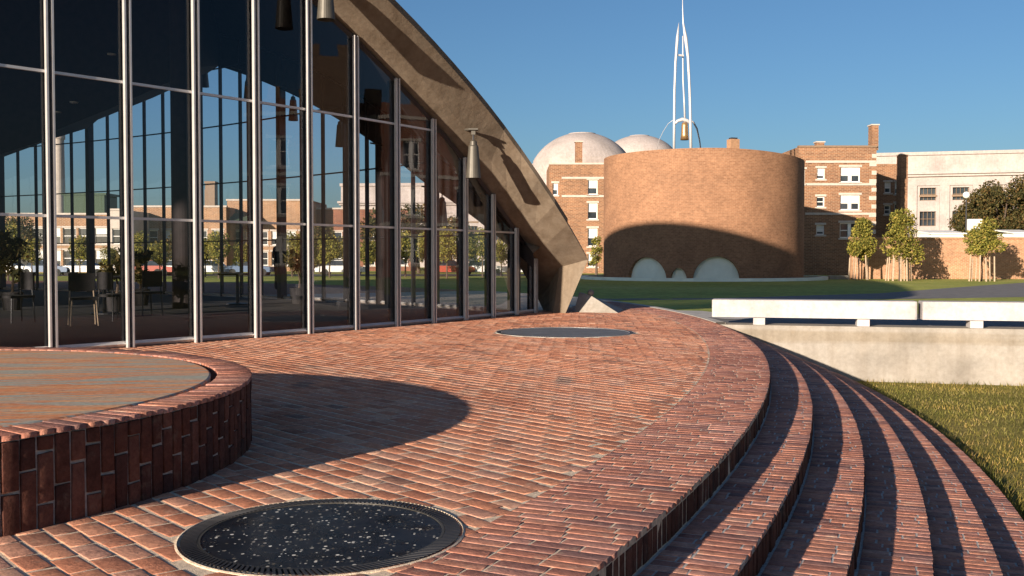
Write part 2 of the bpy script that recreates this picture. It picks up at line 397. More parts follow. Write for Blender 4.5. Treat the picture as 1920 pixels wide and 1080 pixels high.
# fine joint line between field and border
ring_sheet('podium_joint', [(RJ-.014, -.001), (RJ+.004, -.001)], math.radians(-32), math.radians(14), 200, M['mortar'])

# ------------------------------------------------------------------ terrain
def gz(x, y):
    s = (y-17)/24; s = max(0, min(1, s)); s = s*s*(3-2*s)
    return -.03 - .48*s
def terrain(name, xs, ys, zf, mat, kind='structure'):
    nx, ny = len(xs), len(ys)
    v = [(x, y, zf(x, y)) for y in ys for x in xs]
    f = [(j*nx+i, j*nx+i+1, (j+1)*nx+i+1, (j+1)*nx+i) for j in range(ny-1) for i in range(nx-1)]
    return tag(mk(name, v, f, mat, origin=(0,30,0), smooth=True), kind=kind)
wl = lambda x: WP[1] + (x-WP[0])*WD[1]/WD[0] + .3
ts = [0,.3,1,2,4,6,8,10,13,16,20,25,30,40,60,100,200,400,900,2500]
xs = [-2500,-900,-300,-120,-80,-60,-45,-30,-20,-10,-5,0,2,4,6,8,10,14,18,24,30,40,60,90,150,300,900,2500]
v = []; f = []
for tt in ts:
    for x in xs: yy = wl(max(-80, min(60, x))) + tt; v.append((x, yy, gz(x, yy)))
nx = len(xs)
f = [(j*nx+i, j*nx+i+1, (j+1)*nx+i+1, (j+1)*nx+i) for j in range(len(ts)-1) for i in range(nx-1)]
tag(mk('ground', v, f, M['lawn_far'], origin=(0,40,0)), kind='structure')
v = []; f = []
for tt in [.05, -3,-8,-14,-30,-100,-500,-2500]:
    for x in xs: v.append((x, wl(max(-80, min(60, x))) + tt, LAWN_Z))
f = [(j*nx+i, j*nx+i+1, (j+1)*nx+i+1, (j+1)*nx+i) for j in range(7) for i in range(nx-1)]
f = [q[::-1] for q in f]
tag(mk('lawn', v, f, M['lawn'], origin=(0,0,LAWN_Z)), kind='structure')
def strip(name, left, right, mat, dz=.012, sub=10):
    v = []; f = []; n = len(left)
    P = []
    for k in range(n-1):
        for s in range(sub):
            a = s/sub; P.append((np.array(left[k])*(1-a)+np.array(left[k+1])*a, np.array(right[k])*(1-a)+np.array(right[k+1])*a))
    P.append((np.array(left[-1]), np.array(right[-1])))
    m_ = 8
    for a, b in P:
        for q in range(m_+1):
            p = a+(b-a)*q/m_; v.append((p[0], p[1], gz(p[0], p[1])+dz))
    f = [(i*(m_+1)+q, (i+1)*(m_+1)+q, (i+1)*(m_+1)+q+1, i*(m_+1)+q+1) for i in range(len(P)-1) for q in range(m_)]
    return tag(mk(name, v, f, mat, origin=(10,30,0)), kind='structure')
strip('path', [(0,17.4),(4,17.1),(12,15.3),(30,10.8)], [(0,21.5),(4,21.2),(12,19.8),(30,15.5)], M['asphalt'])
strip('road', [(-4,37),(8,38),(15.4,38.9),(21,41),(30,44),(75,58)], [(-4,38.5),(8,39.6),(16.7,45.3),(26.8,57.5),(33.4,65),(75,112)], M['asphalt'])
# pale concrete apron beyond the podium
strip('pavement', [(1.0,22.3),(3.2,20.7),(3.9,18.2)], [(1.8,24.0),(4.2,22.0),(4.7,18.0)], M['path'], dz=.02)

# ------------------------------------------------------------------ retaining wall with benches on it
b = MB()
p0 = WP - WD*.9; p1 = WP + WD*14; th = .55
b.prism([tuple(p0), tuple(p1), tuple(p1+WN*th), tuple(p0+WN*th)], -1.15, -.012)
rw = b.build('retaining_wall', M['wall_concrete'])
tag(rw, 'pale stained concrete retaining wall dropping from the paving edge to the sunken lawn', 'wall')
def bench(s0, s1, legs, label):
    e = empty('concrete_bench', (*(WP+WD*(s0+s1)/2+WN*.27), -.012), label, 'bench', 'benches on the retaining wall')
    c = WP + WD*(s0+s1)/2 + WN*.26; az = math.atan2(WD[1], WD[0]); hw = (s1-s0)/2; d = .235
    # slab with rounded ends and softened top edge
    out = []
    for x, y in [(-hw, -d), (hw, -d), (hw, d), (-hw, d)]:
        sx = 1 if x > 0 else -1; sy = 1 if y > 0 else -1
        arc = [(x-sx*.035+sx*.035*math.cos(t), y-sy*.035+sy*.035*math.sin(t)) for t in (0, PI/4, PI/2)]
        if sx*sy < 0: arc = arc[::-1]
        out += arc
    ca, sa = math.cos(az), math.sin(az); n = len(out); v = []
    for z, k in [(.115, 1), (.395, 1), (.405, .985)]:
        for x, y in out:
            x2 = x*(1 if k == 1 else 1-.01/hw); y2 = y*(1 if k == 1 else .955); v.append((c[0]+x2*ca-y2*sa, c[1]+x2*sa+y2*ca, z))
    f = [tuple(range(n))[::-1], tuple(range(2*n, 3*n))]
    for q in (0, 1): f += [(q*n+i, q*n+(i+1) % n, (q+1)*n+(i+1) % n, (q+1)*n+i) for i in range(n)]
    mk('seat', v, f, M['bench_concrete'], e)
    for s in legs:
        p = WP+WD*s+WN*.26; MB().box((p[0], p[1], .0525), (.19, .34, .127), az).build('leg', M['bench_concrete'], e)
def s_at(xpx):   # along-wall distance of a picture column
    k = (xpx-960)/FPX; return (k*WP[1]-WP[0])/(WD[0]-k*WD[1])
bench(s_at(1335), s_at(1722), [s_at(1424), s_at(1621)], 'long white concrete bench at the left end of the retaining wall')
bench(s_at(1731), s_at(1731)+3.4, [s_at(1835), s_at(1835)+1.75], 'white concrete bench cut by the right picture edge, standing on the retaining wall')

# grass of the sunken lawn
gv = []; 
n = 90000
x = RNG.uniform(3.5, 15, n); y = RNG.uniform(3, 16.6, n)
rr = np.hypot(x-PC[0], y-PC[1]); yw = WP[1]+(x-WP[0])*WD[1]/WD[0]
keep = (rr > RAD[5]+.0) & (y < yw-.01) & (x < .60*y+1.5)
x = x[keep]; y = y[keep]; n = len(x)
edge = np.minimum(np.hypot(x-PC[0], y-PC[1])-RAD[5], (yw[keep]-y))
h = RNG.uniform(.018, .05, n)*(1+1.2*np.exp(-edge/.10)); a = RNG.uniform(0, 2*PI, n); lw = RNG.uniform(.003, .006, n)
lean = RNG.normal(0, .35, (n,2))*h[:,None]
A = np.stack([x-np.cos(a)*lw, y-np.sin(a)*lw, np.full(n, LAWN_Z)], 1); B = np.stack([x+np.cos(a)*lw, y+np.sin(a)*lw, np.full(n, LAWN_Z)], 1)
Cc = np.stack([x+lean[:,0], y+lean[:,1], LAWN_Z+h], 1)
v = np.stack([A, B, Cc], 1).reshape(-1, 3); f = np.arange(3*n).reshape(-1, 3)
tag(mk('lawn_grass', v, f, M['blade'], origin=(8,10,LAWN_Z)), kind='stuff')
# a few weeds hanging over the last step
v = []; f = []
for k in range(260):
    aa = math.radians(random.uniform(-30, -3)); r = RAD[5]+random.uniform(.0, .12); px_, py_ = polar(r, aa)
    if random.random() < .5 and not (-16 < math.degrees(aa) < -10): continue
    for q in range(14):
        t = random.uniform(0, 2*PI); hh = random.uniform(.05, .16); b0 = len(v)
        cx, cy = px_+random.gauss(0,.03), py_+random.gauss(0,.03)
        v += [(cx-.006*math.sin(t), cy+.006*math.cos(t), LAWN_Z), (cx+.006*math.sin(t), cy-.006*math.cos(t), LAWN_Z), (cx+math.cos(t)*hh*.8, cy+math.sin(t)*hh*.8, LAWN_Z+hh)]
        f.append((b0, b0+1, b0+2))
tag(mk('weeds', v, f, M['blade'], origin=(5,8,LAWN_Z)), kind='stuff')

# ------------------------------------------------------------------ raised brick ring with disc
e = empty('raised_brick_ring', (*RING_C, 0), 'low round brick-walled platform with a rust-streaked disc on top', 'platform')
C=[];U=[];N=[];HV=[]; step = .0745; n = int(2*PI*RING_R/step); step = 2*PI*RING_R/n
for i in range(n):
    a = 2*PI*i/n; ca, sa = math.cos(a), math.sin(a)
    off = (0, .14, .072)[i % 3] + random.uniform(-.004,.004); zs = [RING_H-.022]; z = RING_H-.022-(off if off > .05 else .213)
    while z > .03: zs.append(z); z -= .213
    zs.append(-.02)
    for z1, z0 in zip(zs, zs[1:]):
        C.append((RING_C[0]+RING_R*ca, RING_C[1]+RING_R*sa, (z0+z1)/2)); U.append((-sa,ca,0)); N.append((ca,sa,0)); HV.append((z1-z0-.012)/2)
bricks('ring_wall', C, np.array(U), (0,0,1), np.array(N), (step-.012)/2, np.array(HV), .04, M['dark_shade_brick'], e, cham=.004, jit=.003)
C=[];U=[];V=[]
RI = 2.235
for i in range(n):
    a = 2*PI*i/n; ca, sa = math.cos(a), math.sin(a); rr_ = (RING_R+.004+RI)/2
    C.append((RING_C[0]+rr_*ca, RING_C[1]+rr_*sa, RING_H)); U.append((ca,sa,0)); V.append((-sa,ca,0))
bricks('coping', C, np.array(U), np.array(V), (0,0,1), (RING_R+.004-RI)/2, (step-.009)/2, .022, M['edge_brick'], e, cham=.003, jit=.002, hj=.0012, tilt=.006)
MB().lathe((*RING_C, 0), [(RING_R-.012, -.05), (RING_R-.012, RING_H-.008), (RI+.002, RING_H-.008), (RI+.002, RING_H-.06)], 160).build('mortar_core', M['mortar_grey'], e)
MB().lathe((*RING_C, 0), [(RI+.004, RING_H-.02), (RI-.04, RING_H-.05), (2.16, RING_H-.05)], 160).build('joint', M['black'], e)
m, t, p, nn, l = newmat('stained_disc')
f1 = noise(t, 1.0, 7, .65, mapping(t, (.55, 6, 1), math.radians(-8)), .3); f2 = noise(t, 2.2, 6, .6, mapping(t, (.8, 5, 1), math.radians(-12)), .8)
c = ramp(t, [(.32,(.66,.42,.24)),(.40,(.36,.36,.30)),(.47,(.40,.39,.32)),(.50,(.62,.20,.07)),(.56,(.70,.40,.20)),(.60,(.38,.37,.30)),(.68,(.62,.24,.10)),(.75,(.42,.38,.30))], f1)
c = mixc(t, c, (.72,.26,.10), ramp(t, [(.54,(0,0,0)),(.62,(.8,.8,.8))], f2))
c = mixc(t, c, ramp(t, [(.3,(.7,.7,.7)),(.7,(1.2,1.2,1.2))], noise(t, 30, 5)), .7, 'MULTIPLY')
l.new(c, p.inputs['Base Color']); p.inputs['Roughness'].default_value = .6; bump(t, noise(t, 40, 5), .2, .01, p.inputs['Normal'])
M['disc'] = m
MB().lathe((*RING_C, 0), [(.001, RING_H-.002), (2.0, RING_H-.002), (2.185, RING_H-.002), (2.195, RING_H-.008), (2.195, RING_H-.08)], 160).build('disc', M['disc'], e)

# ------------------------------------------------------------------ round covers let into the paving
m, t, p, nn, l = newmat('black_glass_cover')
vo = nn.new('ShaderNodeTexVoronoi'); vo.inputs['Scale'].default_value = 62; g = nn.new('ShaderNodeNewGeometry'); l.new(g.outputs['Position'], vo.inputs['Vector'])
sz = nn.new('ShaderNodeMath'); sz.operation = 'MULTIPLY'; sz.inputs[1].default_value = .55
sep = nn.new('ShaderNodeSeparateColor'); l.new(vo.outputs['Color'], sep.inputs[0])
pw = nn.new('ShaderNodeMath'); pw.operation = 'POWER'; pw.inputs[1].default_value = 4.5; l.new(sep.outputs[0], pw.inputs[0]); l.new(pw.outputs[0], sz.inputs[0])
lt = nn.new('ShaderNodeMath'); lt.operation = 'LESS_THAN'; l.new(vo.outputs['Distance'], lt.inputs[0]); l.new(sz.outputs[0], lt.inputs[1])
base = ramp(t, [(.3,(.004,.006,.010)),(.7,(.014,.020,.030))], noise(t, 4, 5))
c = mixc(t, base, ramp(t, [(.2,(.14,.12,.09)),(.8,(.85,.80,.70))], sep.outputs[1]), lt.outputs[0])
l.new(c, p.inputs['Base Color'])
l.new(ramp(t, [(.3,(.16,.16,.16)),(.7,(.42,.42,.42))], noise(t, 7, 5)), p.inputs['Roughness']); p.inputs['Specular IOR Level'].default_value = .28
M['cover'] = m
def cover(loc, r, label, kind):
    e = empty('light_cover', (loc[0], loc[1], 0), label, 'cover')
    MB().lathe((loc[0], loc[1], 0), [(r+.012, -.02), (r+.012, .001), (r+.004, .004), (r, -.004)], 96).build('outer_ring', M['mortar'] if kind == 0 else M['path'], e)
    # ribbed dark band
    nb = 150 if kind == 0 else 180; v = []; f = []; ri = r*.86 if kind == 0 else r*.93
    for k in range(nb):
        t0 = 2*PI*k/nb; t1 = 2*PI*(k+.55)/nb
        b0 = len(v)
        for tt in (t0, t1):
            sk = .05
            for rr, z in ((ri+.008, .002), (ri+.008, .006), (r-.008, .006), (r-.008, .002)):
                q = tt + (sk if rr > ri+.01 else 0)
                v.append((loc[0]+rr*math.cos(q), loc[1]+rr*math.sin(q), z))
        f += [(b0,b0+1,b0+5,b0+4),(b0+1,b0+2,b0+6,b0+5),(b0+2,b0+3,b0+7,b0+6),(b0,b0+3,b0+2,b0+1),(b0+4,b0+5,b0+6,b0+7)]
    mk('ribs', v, f, M['dark_alu'], e)
    MB().lathe((loc[0], loc[1], 0), [(r+.002, -.004), (ri, -.002)], 96).build('band', M['black'], e)
    MB().lathe((loc[0], loc[1], 0), [(ri+.006, -.003), (ri+.006, .004), (ri-.004, .004), (ri-.004, -.003)], 96).build('inner_ring', M['lamp_metal'] if kind == 0 else M['alu'], e)
    MB().lathe((loc[0], loc[1], 0), [(.001, .002), (ri-.004, .002)], 96).build('lens', M['cover'] if kind == 0 else M['cover2'], e)
M['cover2'] = m_plain('grey_lens', (.10,.11,.13), .75, nscale=4, var=.35)
cover(D1, D1[2], 'round black cover speckled with pale chips, set in the brick paving in the foreground', 0)
cover(D2, D2[2], 'round grey cover with a pale rim in the paving near the shell foot', 1)

# ------------------------------------------------------------------ the auditorium: spherical shell on three points
def frame(k):
    ph = GPHI - k*2*PI/3
    eo = np.array([math.sin(ph), math.cos(ph)]); return np.array([-eo[1], eo[0]]), eo
def curve(k, t, off, z0):
    e1, eo = frame(k); p = GC + GR*math.cos(t)*e1 + (GR*.57735*math.sin(t)+off)*eo
    return np.array([p[0], p[1], GR*.8165*math.sin(t)-.57735*GR+z0])
G = lambda k, t: curve(k, t, -.33, 1.196)
def E_(k, t):                      # upper rim of the leaning edge band
    td = math.degrees(t); td = min(td, 180-td)
    c = max(0, min(1, (49.5-td)/4.5)); c = c*c*(3-2*c)
    return curve(k, t, .40+.5*c, 2.0 - .04*(min(td, 70)-50) - .46*c)
T0, T1 = math.radians(45), math.radians(135)
e = empty('auditorium', (GC[0], GC[1], 0), 'auditorium with a concrete shell roof sweeping down to a point over tall glass walls', 'building')
NT = 90
ts_ = [T0+(T1-T0)*i/NT for i in range(NT+1)]
# soffit strips (underside between glass and rim) as one part per side, thick rim included
for k in range(3):
    v = []; f = []
    for t in ts_:
        g_ = G(k, t); q = E_(k, t)
        tp = q + np.array([0,0,.11]); gi = g_ + np.array([0,0,.35])
        m1 = g_*.55+q*.45 + np.array([0,0,-.05])
        for pnt in (g_, m1, q, tp): v.append(pnt)
    for i in range(NT):
        for j in range(3): f.append((i*4+j, i*4+j+1, (i+1)*4+j+1, (i+1)*4+j))
    mk('eaves', v, f, M['concrete'], e)
# outer shell and ceiling
def cap(name, fn, zoff, mat, rings=26, pw=5):
    bnd = []
    for k in (0, 2, 1):
        for t in ts_: bnd.append(fn(k, t))
    n = len(bnd); v = []; f = []
    zs = lambda r: math.sqrt(GR*GR-min(r, GR*.97)**2)-.57735*GR+1.1
    for j in range(rings+1):
        s = j/rings
        for b_ in bnd:
            d = b_[:2]-GC; rB = float(np.hypot(*d)); r = rB*s
            z = zs(r) + (b_[2]-zs(rB))*s**pw + zoff
            v.append((GC[0]+d[0]*s, GC[1]+d[1]*s, z))
    for j in range(rings):
        for i in range(n): f.append((j*n+i, (j+1)*n+i, (j+1)*n+(i+1) % n, j*n+(i+1) % n))
    return mk(name, v, f, mat, e, smooth=True)
cap('shell_roof', E_, .11, M['concrete'])
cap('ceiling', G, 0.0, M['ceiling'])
# feet of the shell: the edge band runs on past the glass and closes to a narrow bearing
for k in range(3):
    e1, eo = frame(k); out = np.array([*(e1*.45+eo*.89), 0]); secs = []
    for i in range(9):
        q = i/8; g_ = G(k, T0-math.radians(2.7)*q); ee = E_(k, T0-math.radians(2.2)*q)
        bk = .45
        secs.append([g_, g_*.55+ee*.45+np.array([0,0,-.05*(1-q)]), ee, ee+np.array([0,0,.11])-out*.05, ee-out*(bk+.15)+np.array([0,0,.10]), g_-out*bk])
    g_ = secs[-1][0]; ee = secs[-1][2]; fw = np.array([e1[0], e1[1], 0])
    b0 = np.array([g_[0], g_[1], -.02]); b2 = np.array([ee[0], ee[1], -.02])-out*.36-fw*.16
    last = secs[-1]
    for q in (.35, .7, 1.0):
        base = [b0+fw*.03, b0*.5+b2*.5, b2, b2+fw*.03-out*.03, b2-out*.30+fw*.03, b0-out*.3]
        secs.append([last[j]*(1-q)+base[j]*q for j in range(6)])
    n = 6; v = [p for s_ in secs for p in s_]; L_ = len(secs)-1
    f = [(i*n+j, i*n+(j+1) % n, (i+1)*n+(j+1) % n, (i+1)*n+j) for i in range(L_) for j in range(n)]
    f.append(tuple(range(n))); f.append(tuple(L_*n+j for j in range(n))[::-1])
    mk('foot', v, f, M['concrete'], e)

# glass walls: arc-length stations
def stations(k, step=.945, back=False):
    fine = [T0-.015+(T1-T0+.015)*i/2000 for i in range(2001)]
    if back: fine = fine[::-1]
    P_ = np.array([G(k, t)[:2] for t in fine]); s = np.concatenate([[0], np.cumsum(np.hypot(*np.diff(P_, axis=0).T))])
    st = np.concatenate([[.28, 1.13, 2.03], np.arange(2.97, s[-1]-.03, .948)]) if k == 0 else np.arange(.28, s[-1]-.03, step); return [float(np.interp(q, s, fine)) for q in st]
def in_view(p):
    return p[1] > .5 and abs(p[0]/p[1]) < .56
cand = []
STA = {k: stations(k) for k in range(3)}
for k in range(3):
    for i, t in enumerate(STA[k]): cand.append((np.hypot(*G(k, t)[:2]) if (in_view(G(k, t)) or (k == 0 and i < 22)) else 1e3+np.hypot(*G(k, t)[:2]), k, i, t))
cand.sort(); chosen = {(c_[1], c_[2]) for c_ in cand[:96]}
walls = {}
TRZ = [1.59, 3.25, 4.90, 6.55]
for k in range(3):
    fr_v = MB(); fr2 = MB()
    tt = STA[k]
    # base rail and head rail follow the curve
    base = MB(); head = MB(); 
    for a_, b_ in zip(tt, tt[1:]):
        A_ = G(k, a_); B_ = G(k, b_)
        base.tube([(A_[0],A_[1],.045), (B_[0],B_[1],.045)], .035, 4)
        head.tube([A_-[0,0,.03], B_-[0,0,.03]], .045, 4)
    gw = base.build('glass_wall', M['alu'], e); walls[k] = gw
    if k == 0: gw['label'] = 'near glass wall with bright double aluminium mullions'
    head.build('head_rail', M['dark_alu'], gw)
    for zi, z in enumerate(TRZ):
        tr = MB(); any_ = False
        for a_, b_ in zip(tt, tt[1:]):
            A_ = G(k, a_); B_ = G(k, b_)
            if min(A_[2], B_[2]) > z+.05:
                d = B_[:2]-A_[:2]; Lg = float(np.hypot(*d)); c_ = (A_[:2]+B_[:2])/2
                tr.box((c_[0], c_[1], z), (Lg-.06, .045, .032), math.atan2(d[1], d[0])); any_ = True
        if any_: tr.build('transom', M['alu'] if k == 0 else M['dark_alu'], gw)
rest = MB(); restw = None
for dist_, k, i, t in sorted(cand, key=lambda c_: (c_[1], c_[2])):
    g_ = G(k, t); g2 = G(k, t+.001); d = g2[:2]-g_[:2]; az = math.atan2(d[1], d[0]); ca, sa = math.cos(az), math.sin(az)
    top = g_[2]-.01
    e1, eo = frame(k)
    nrm = np.array([-sa, ca]);  nrm = nrm if nrm@eo > 0 else -nrm
    mbm = MB() if (k, i) in chosen else rest
    heavy = (k != 0 and i % 5 == 2)
    if k == 0:
        for s in (-.034, .034):
            c_ = g_[:2] + np.array([ca, sa])*s + nrm*.05; mbm.box((c_[0], c_[1], top/2), (.024, .05, top), az)
        o = mbm.build('mullion', M['alu'], walls[k]) if mbm is not rest else None
        if o is not None: MB().box((g_[0]+nrm[0]*.008, g_[1]+nrm[1]*.008, top/2), (.043, .05, top-.002), az).build('web', M['dark_alu'], o)
        # dark structural bar just inside
        if o is not None:
            q = g_[:2]-nrm*.075; MB().box((q[0], q[1], (top-.03)/2), (.05, .12, top-.03), az).build('stiffener', M['dark_alu'], o)
    else:
        wd = .17 if heavy else .05
        mbm.box((g_[0], g_[1], top/2), (wd, .09 if not heavy else .2, top), az)
        if mbm is not rest: mbm.build('mullion', M['dark_alu'], walls[k])
if rest.v: tag(rest.build('mullion', M['dark_alu'], walls[2]), kind='stuff')
# panes: one per bay on the near wall; one sheet per far wall
for k in range(3):
    tt = STA[k]; far_v = []; far_f = []
    for i, (a_, b_) in enumerate(zip(tt, tt[1:])):
        A_ = G(k, a_); B_ = G(k, b_)
        v = [(A_[0],A_[1],.02), (B_[0],B_[1],.02), (B_[0],B_[1],B_[2]), (A_[0],A_[1],A_[2])]
        if k == 0 and i < 24: mk('pane', v, [(0,1,2,3)], M['pane'], walls[k])
        else:
            b0 = len(far_v); far_v += v; far_f.append((b0,b0+1,b0+2,b0+3))
    mk('pane', far_v, far_f, M['pane'], walls[k])
# interior floor
poly = []
for k in (0, 2, 1):
    pts = [tuple(curve(k, t, -.50, 0)[:2]) for t in ts_]
    poly.append(pts)
seq = []
order = [0]; 
allc = sum([[tuple(curve(k, t, -.50, 0)[:2]) for t in ts_] for k in range(3)], [])
allc.sort(key=lambda p: math.atan2(p[1]-GC[1], p[0]-GC[0]))
v = [(x, y, .006) for x, y in allc] + [(GC[0], GC[1], .006)]; n = len(allc)
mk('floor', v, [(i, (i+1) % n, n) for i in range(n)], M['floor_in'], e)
# ceiling downlights, unlit pale discs
for x, y, z in []: pass

# cone lamps hanging from the eaves along each wall
def lamp_at(p, out, az0):
    le = empty('cone_lamp', tuple(p), None, 'lamp', 'cone lamps hanging under the roof edge')
    c = (p[0], p[1], p[2])
    MB().lathe(c, [(.0, .02), (.075, .02), (.085, .0), (.13, -.54), (.125, -.54), (.08, -.02), (0, -.02)], 24).build('shade', M['lamp_metal'], le, smooth=False)
    MB().lathe(c, [(0, .11), (.035, .11), (.06, .085), (.065, .02), (0, .02)], 16).build('cap', M['lamp_metal'], le)
    MB().tube([(c[0], c[1], c[2]+.1), (c[0], c[1], c[2]+.28)], .016, 6).build('stem', M['dark_alu'], le)
    MB().box((c[0], c[1], c[2]+.29), (.16, .16, .03)).box((c[0], c[1], c[2]+.24), (.07, .07, .08)).build('bracket', M['lamp_metal'], le)
    MB().tube([(c[0], c[1], c[2]+.29), (c[0]-math.cos(az0)*.55, c[1]-math.sin(az0)*.55, c[2]+.33)], .02, 6).build('arm', M['lamp_metal'], le)
    return le
first = None
ORD = ['first','second','third','fourth','fifth','sixth','seventh','eighth','ninth','tenth','eleventh','twelfth','thirteenth','fourteenth','fifteenth','sixteenth','seventeenth','eighteenth','nineteenth','twentieth','twenty-first','twenty-second','twenty-third']
def lamp_pos(k, idx, t=None):
    if t is None: t = np.interp(idx, range(len(STA[k])), STA[k])
    g_ = G(k, t); g2 = G(k, t+.001); d = (g2-g_)[:2]; d = d/np.linalg.norm(d); nr = np.array([-d[1], d[0]]); e1, eo = frame(k)
    nr = nr if nr@eo > 0 else -nr; r_ = .45 if k == 0 else .2
    return np.array([g_[0]+nr[0]*r_, g_[1]+nr[1]*r_, g_[2]+(-.09 if k == 0 else -1.15)]), math.atan2(nr[1], nr[0])
lp = [lamp_pos(0, 0, math.radians(50.9)), lamp_pos(0, 0, math.radians(57.6))]; lp[1][0][2] += .12
far = []
for k in (1, 2):
    for idx in np.arange(2.7, 50, 2.2):
        if idx > len(STA[k])-2: continue
        p, az_ = lamp_pos(k, idx); xx = 960+FPX*p[0]/p[1]; yy = 484-(p[2]-EYE)/p[1]*FPX
        if 320 < xx < 900 and 20 < yy: far.append((xx, p, az_))
far.sort(key=lambda q: q[0])
first = lamp_at(lp[0][0], 0, lp[0][1]); first['label'] = 'bronze cone lamp lower on the slope of the eaves, nearer the shell foot'
o = copy_tree(first); o.location = tuple(lp[1][0]); o.rotation_euler = (0,0,lp[1][1]-lp[0][1]); o['label'] = 'bronze cone lamp higher on the slope, cut by the top edge of the picture'
for n_, (xx, p, az_) in enumerate(far):
    o = copy_tree(first); o.location = tuple(p); o.rotation_euler = (0,0,az_-lp[0][1]); o['label'] = 'dark cone lamp under the far eaves seen through the glass, %s from the left' % ORD[n_]

# dark header boards of the far glass walls, hung seating bowl and columns inside
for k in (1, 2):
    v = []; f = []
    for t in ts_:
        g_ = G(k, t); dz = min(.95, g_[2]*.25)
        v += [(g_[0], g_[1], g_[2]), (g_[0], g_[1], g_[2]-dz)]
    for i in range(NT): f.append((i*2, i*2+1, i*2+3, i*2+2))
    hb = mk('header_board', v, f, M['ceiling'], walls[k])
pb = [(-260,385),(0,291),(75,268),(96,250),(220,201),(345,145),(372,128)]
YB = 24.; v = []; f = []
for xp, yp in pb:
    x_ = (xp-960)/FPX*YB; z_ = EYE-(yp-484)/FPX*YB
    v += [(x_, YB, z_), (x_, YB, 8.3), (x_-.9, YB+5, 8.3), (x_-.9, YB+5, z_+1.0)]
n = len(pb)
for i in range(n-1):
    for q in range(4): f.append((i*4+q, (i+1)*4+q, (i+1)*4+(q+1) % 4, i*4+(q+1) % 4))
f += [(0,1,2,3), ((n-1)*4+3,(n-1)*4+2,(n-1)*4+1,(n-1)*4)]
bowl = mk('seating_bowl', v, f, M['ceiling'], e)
for xp, yp in ((113,214),(145,196),(216,107)):
    x_ = (xp-960)/FPX*YB; z_ = EYE-(yp-484)/FPX*YB
    MB().lathe((x_, YB-.06, z_), [(.001,0),(.09,0),(.10,.03),(.001,.05)], 16).build('downlight', M['blind'], bowl)
for xp, Y_, wd_ in ((343, 22., .23), (716, 24., .15)):
    x_ = (xp-960)/FPX*Y_; MB().lathe((x_, Y_, 0), [(wd_,0),(wd_,7.6 if xp < 500 else 5.5)], 24).build('column', M['ceiling'], e)

# chairs and tables in the hall
def chair(loc, az, label, pale):
    e_ = empty('chair', loc, label, 'chair', 'chairs inside the hall'); x, y, z = loc; lm = M['wood'] if pale else M['dark_alu']
    MB().box((x, y, z+.44), (.42,.42,.045)).build('seat', M['cloth'], e_)
    b_ = MB(); b_.box((x, y+.20, z+.70), (.40,.03,.30)); b_.build('backrest', M['cloth'], e_)
    for sx in (-.18,.18):
        for sy in (-.18,.18): MB().tube([(x+sx*1.15, y+sy*1.15, z), (x+sx, y+sy, z+.42 if sy < 0 else z+.56)], .014, 6).build('leg', lm, e_)
    e_.rotation_euler = (0,0,az); return e_
def table(loc, label):
    e_ = empty('round_table', loc, label, 'table', 'tables inside the hall'); 
    MB().lathe(loc, [(.001,.74),(.55,.74),(.56,.72),(.55,.70),(.001,.70)], 40).build('tabletop', M['cloth'], e_)
    MB().lathe(loc, [(.26,0),(.26,.03),(.04,.05),(.035,.70)], 20).build('pedestal', M['dark_alu'], e_); return e_
chair(((155-960)/FPX*16.2, 16.2, .006), .5, 'dark chair with pale wooden legs behind the second glass bay from the left', True)
chair(((215-960)/FPX*17.5, 17.5, .006), 2.6, 'dark chair beside the round table, behind the second glass bay', False)
chair(((275-960)/FPX*19., 19., .006), 4.0, 'dark chair inside the third glass bay from the left', False)
chair(((30-960)/FPX*17., 17., .006), -.6, 'dark chair at the far left behind the first glass bay', False)
table(((195-960)/FPX*19.5, 19.5, .006), 'round dark table between chairs behind the second glass bay')
table(((445-960)/FPX*23.5, 23.5, .006), 'round dark table right of the thick round column')

def potted_plant(loc, w_, h_, seed, label):
    e_ = empty('potted_plant', loc, label, 'plant', 'plants inside the hall'); x, y, z = loc
    MB().lathe(loc, [(.001,.02),(.17,.0),(.23,.38),(.20,.38),(.19,.33),(.001,.33)], 20).build('pot', M['cloth'], e_)
    MB().tube([(x,y,z+.3),(x+.03,y,z+.3+h_*.3),(x-.02,y+.02,z+.3+h_*.6)], [.03,.025,.012], 6).build('stem', M['bark'], e_)
    r_ = random.Random(seed); L2 = [(x+r_.uniform(-.3,.3)*w_, y+r_.uniform(-.3,.3)*w_, z+.5+h_*r_.uniform(.15,.9), w_*.22, w_*.22, w_*.26) for _ in range(9)]
    r2 = np.random.default_rng(seed); idx = r2.integers(0, 9, 420); Lb = np.array(L2)[idx]; d = r2.normal(size=(420,3)); d /= np.linalg.norm(d, axis=1)[:,None]
    c = Lb[:,:3]+d*Lb[:,3:6]*r2.uniform(.4,1,(420,1)); q1 = r2.normal(size=(420,3)); q1 /= np.linalg.norm(q1, axis=1)[:,None]; q2 = np.cross(q1, d); s_ = r2.uniform(.06,.12,(420,1))
    v = np.stack([c-q1*s_, c+q2*s_*.4, c+q1*s_, c-q2*s_*.4], 1).reshape(-1,3)
    mk('foliage', v, np.arange(1680).reshape(-1,4), M['leaf_olive'], e_)
potted_plant(((22-960)/FPX*21., 21., .006), .95, 1.25, 3, 'tall dark potted plant at the far left inside the first glass bay')
potted_plant(((218-960)/FPX*20.5, 20.5, .006), .7, .75, 4, 'low bushy potted plant inside, at the right end of the second bay')
potted_plant(((262-960)/FPX*23., 23., .006), .55, .8, 5, 'slim potted plant inside the third glass bay')
potted_plant(((560-960)/FPX*24., 24., .006), .9, .8, 6, 'broad potted plant inside, right of the standing person')

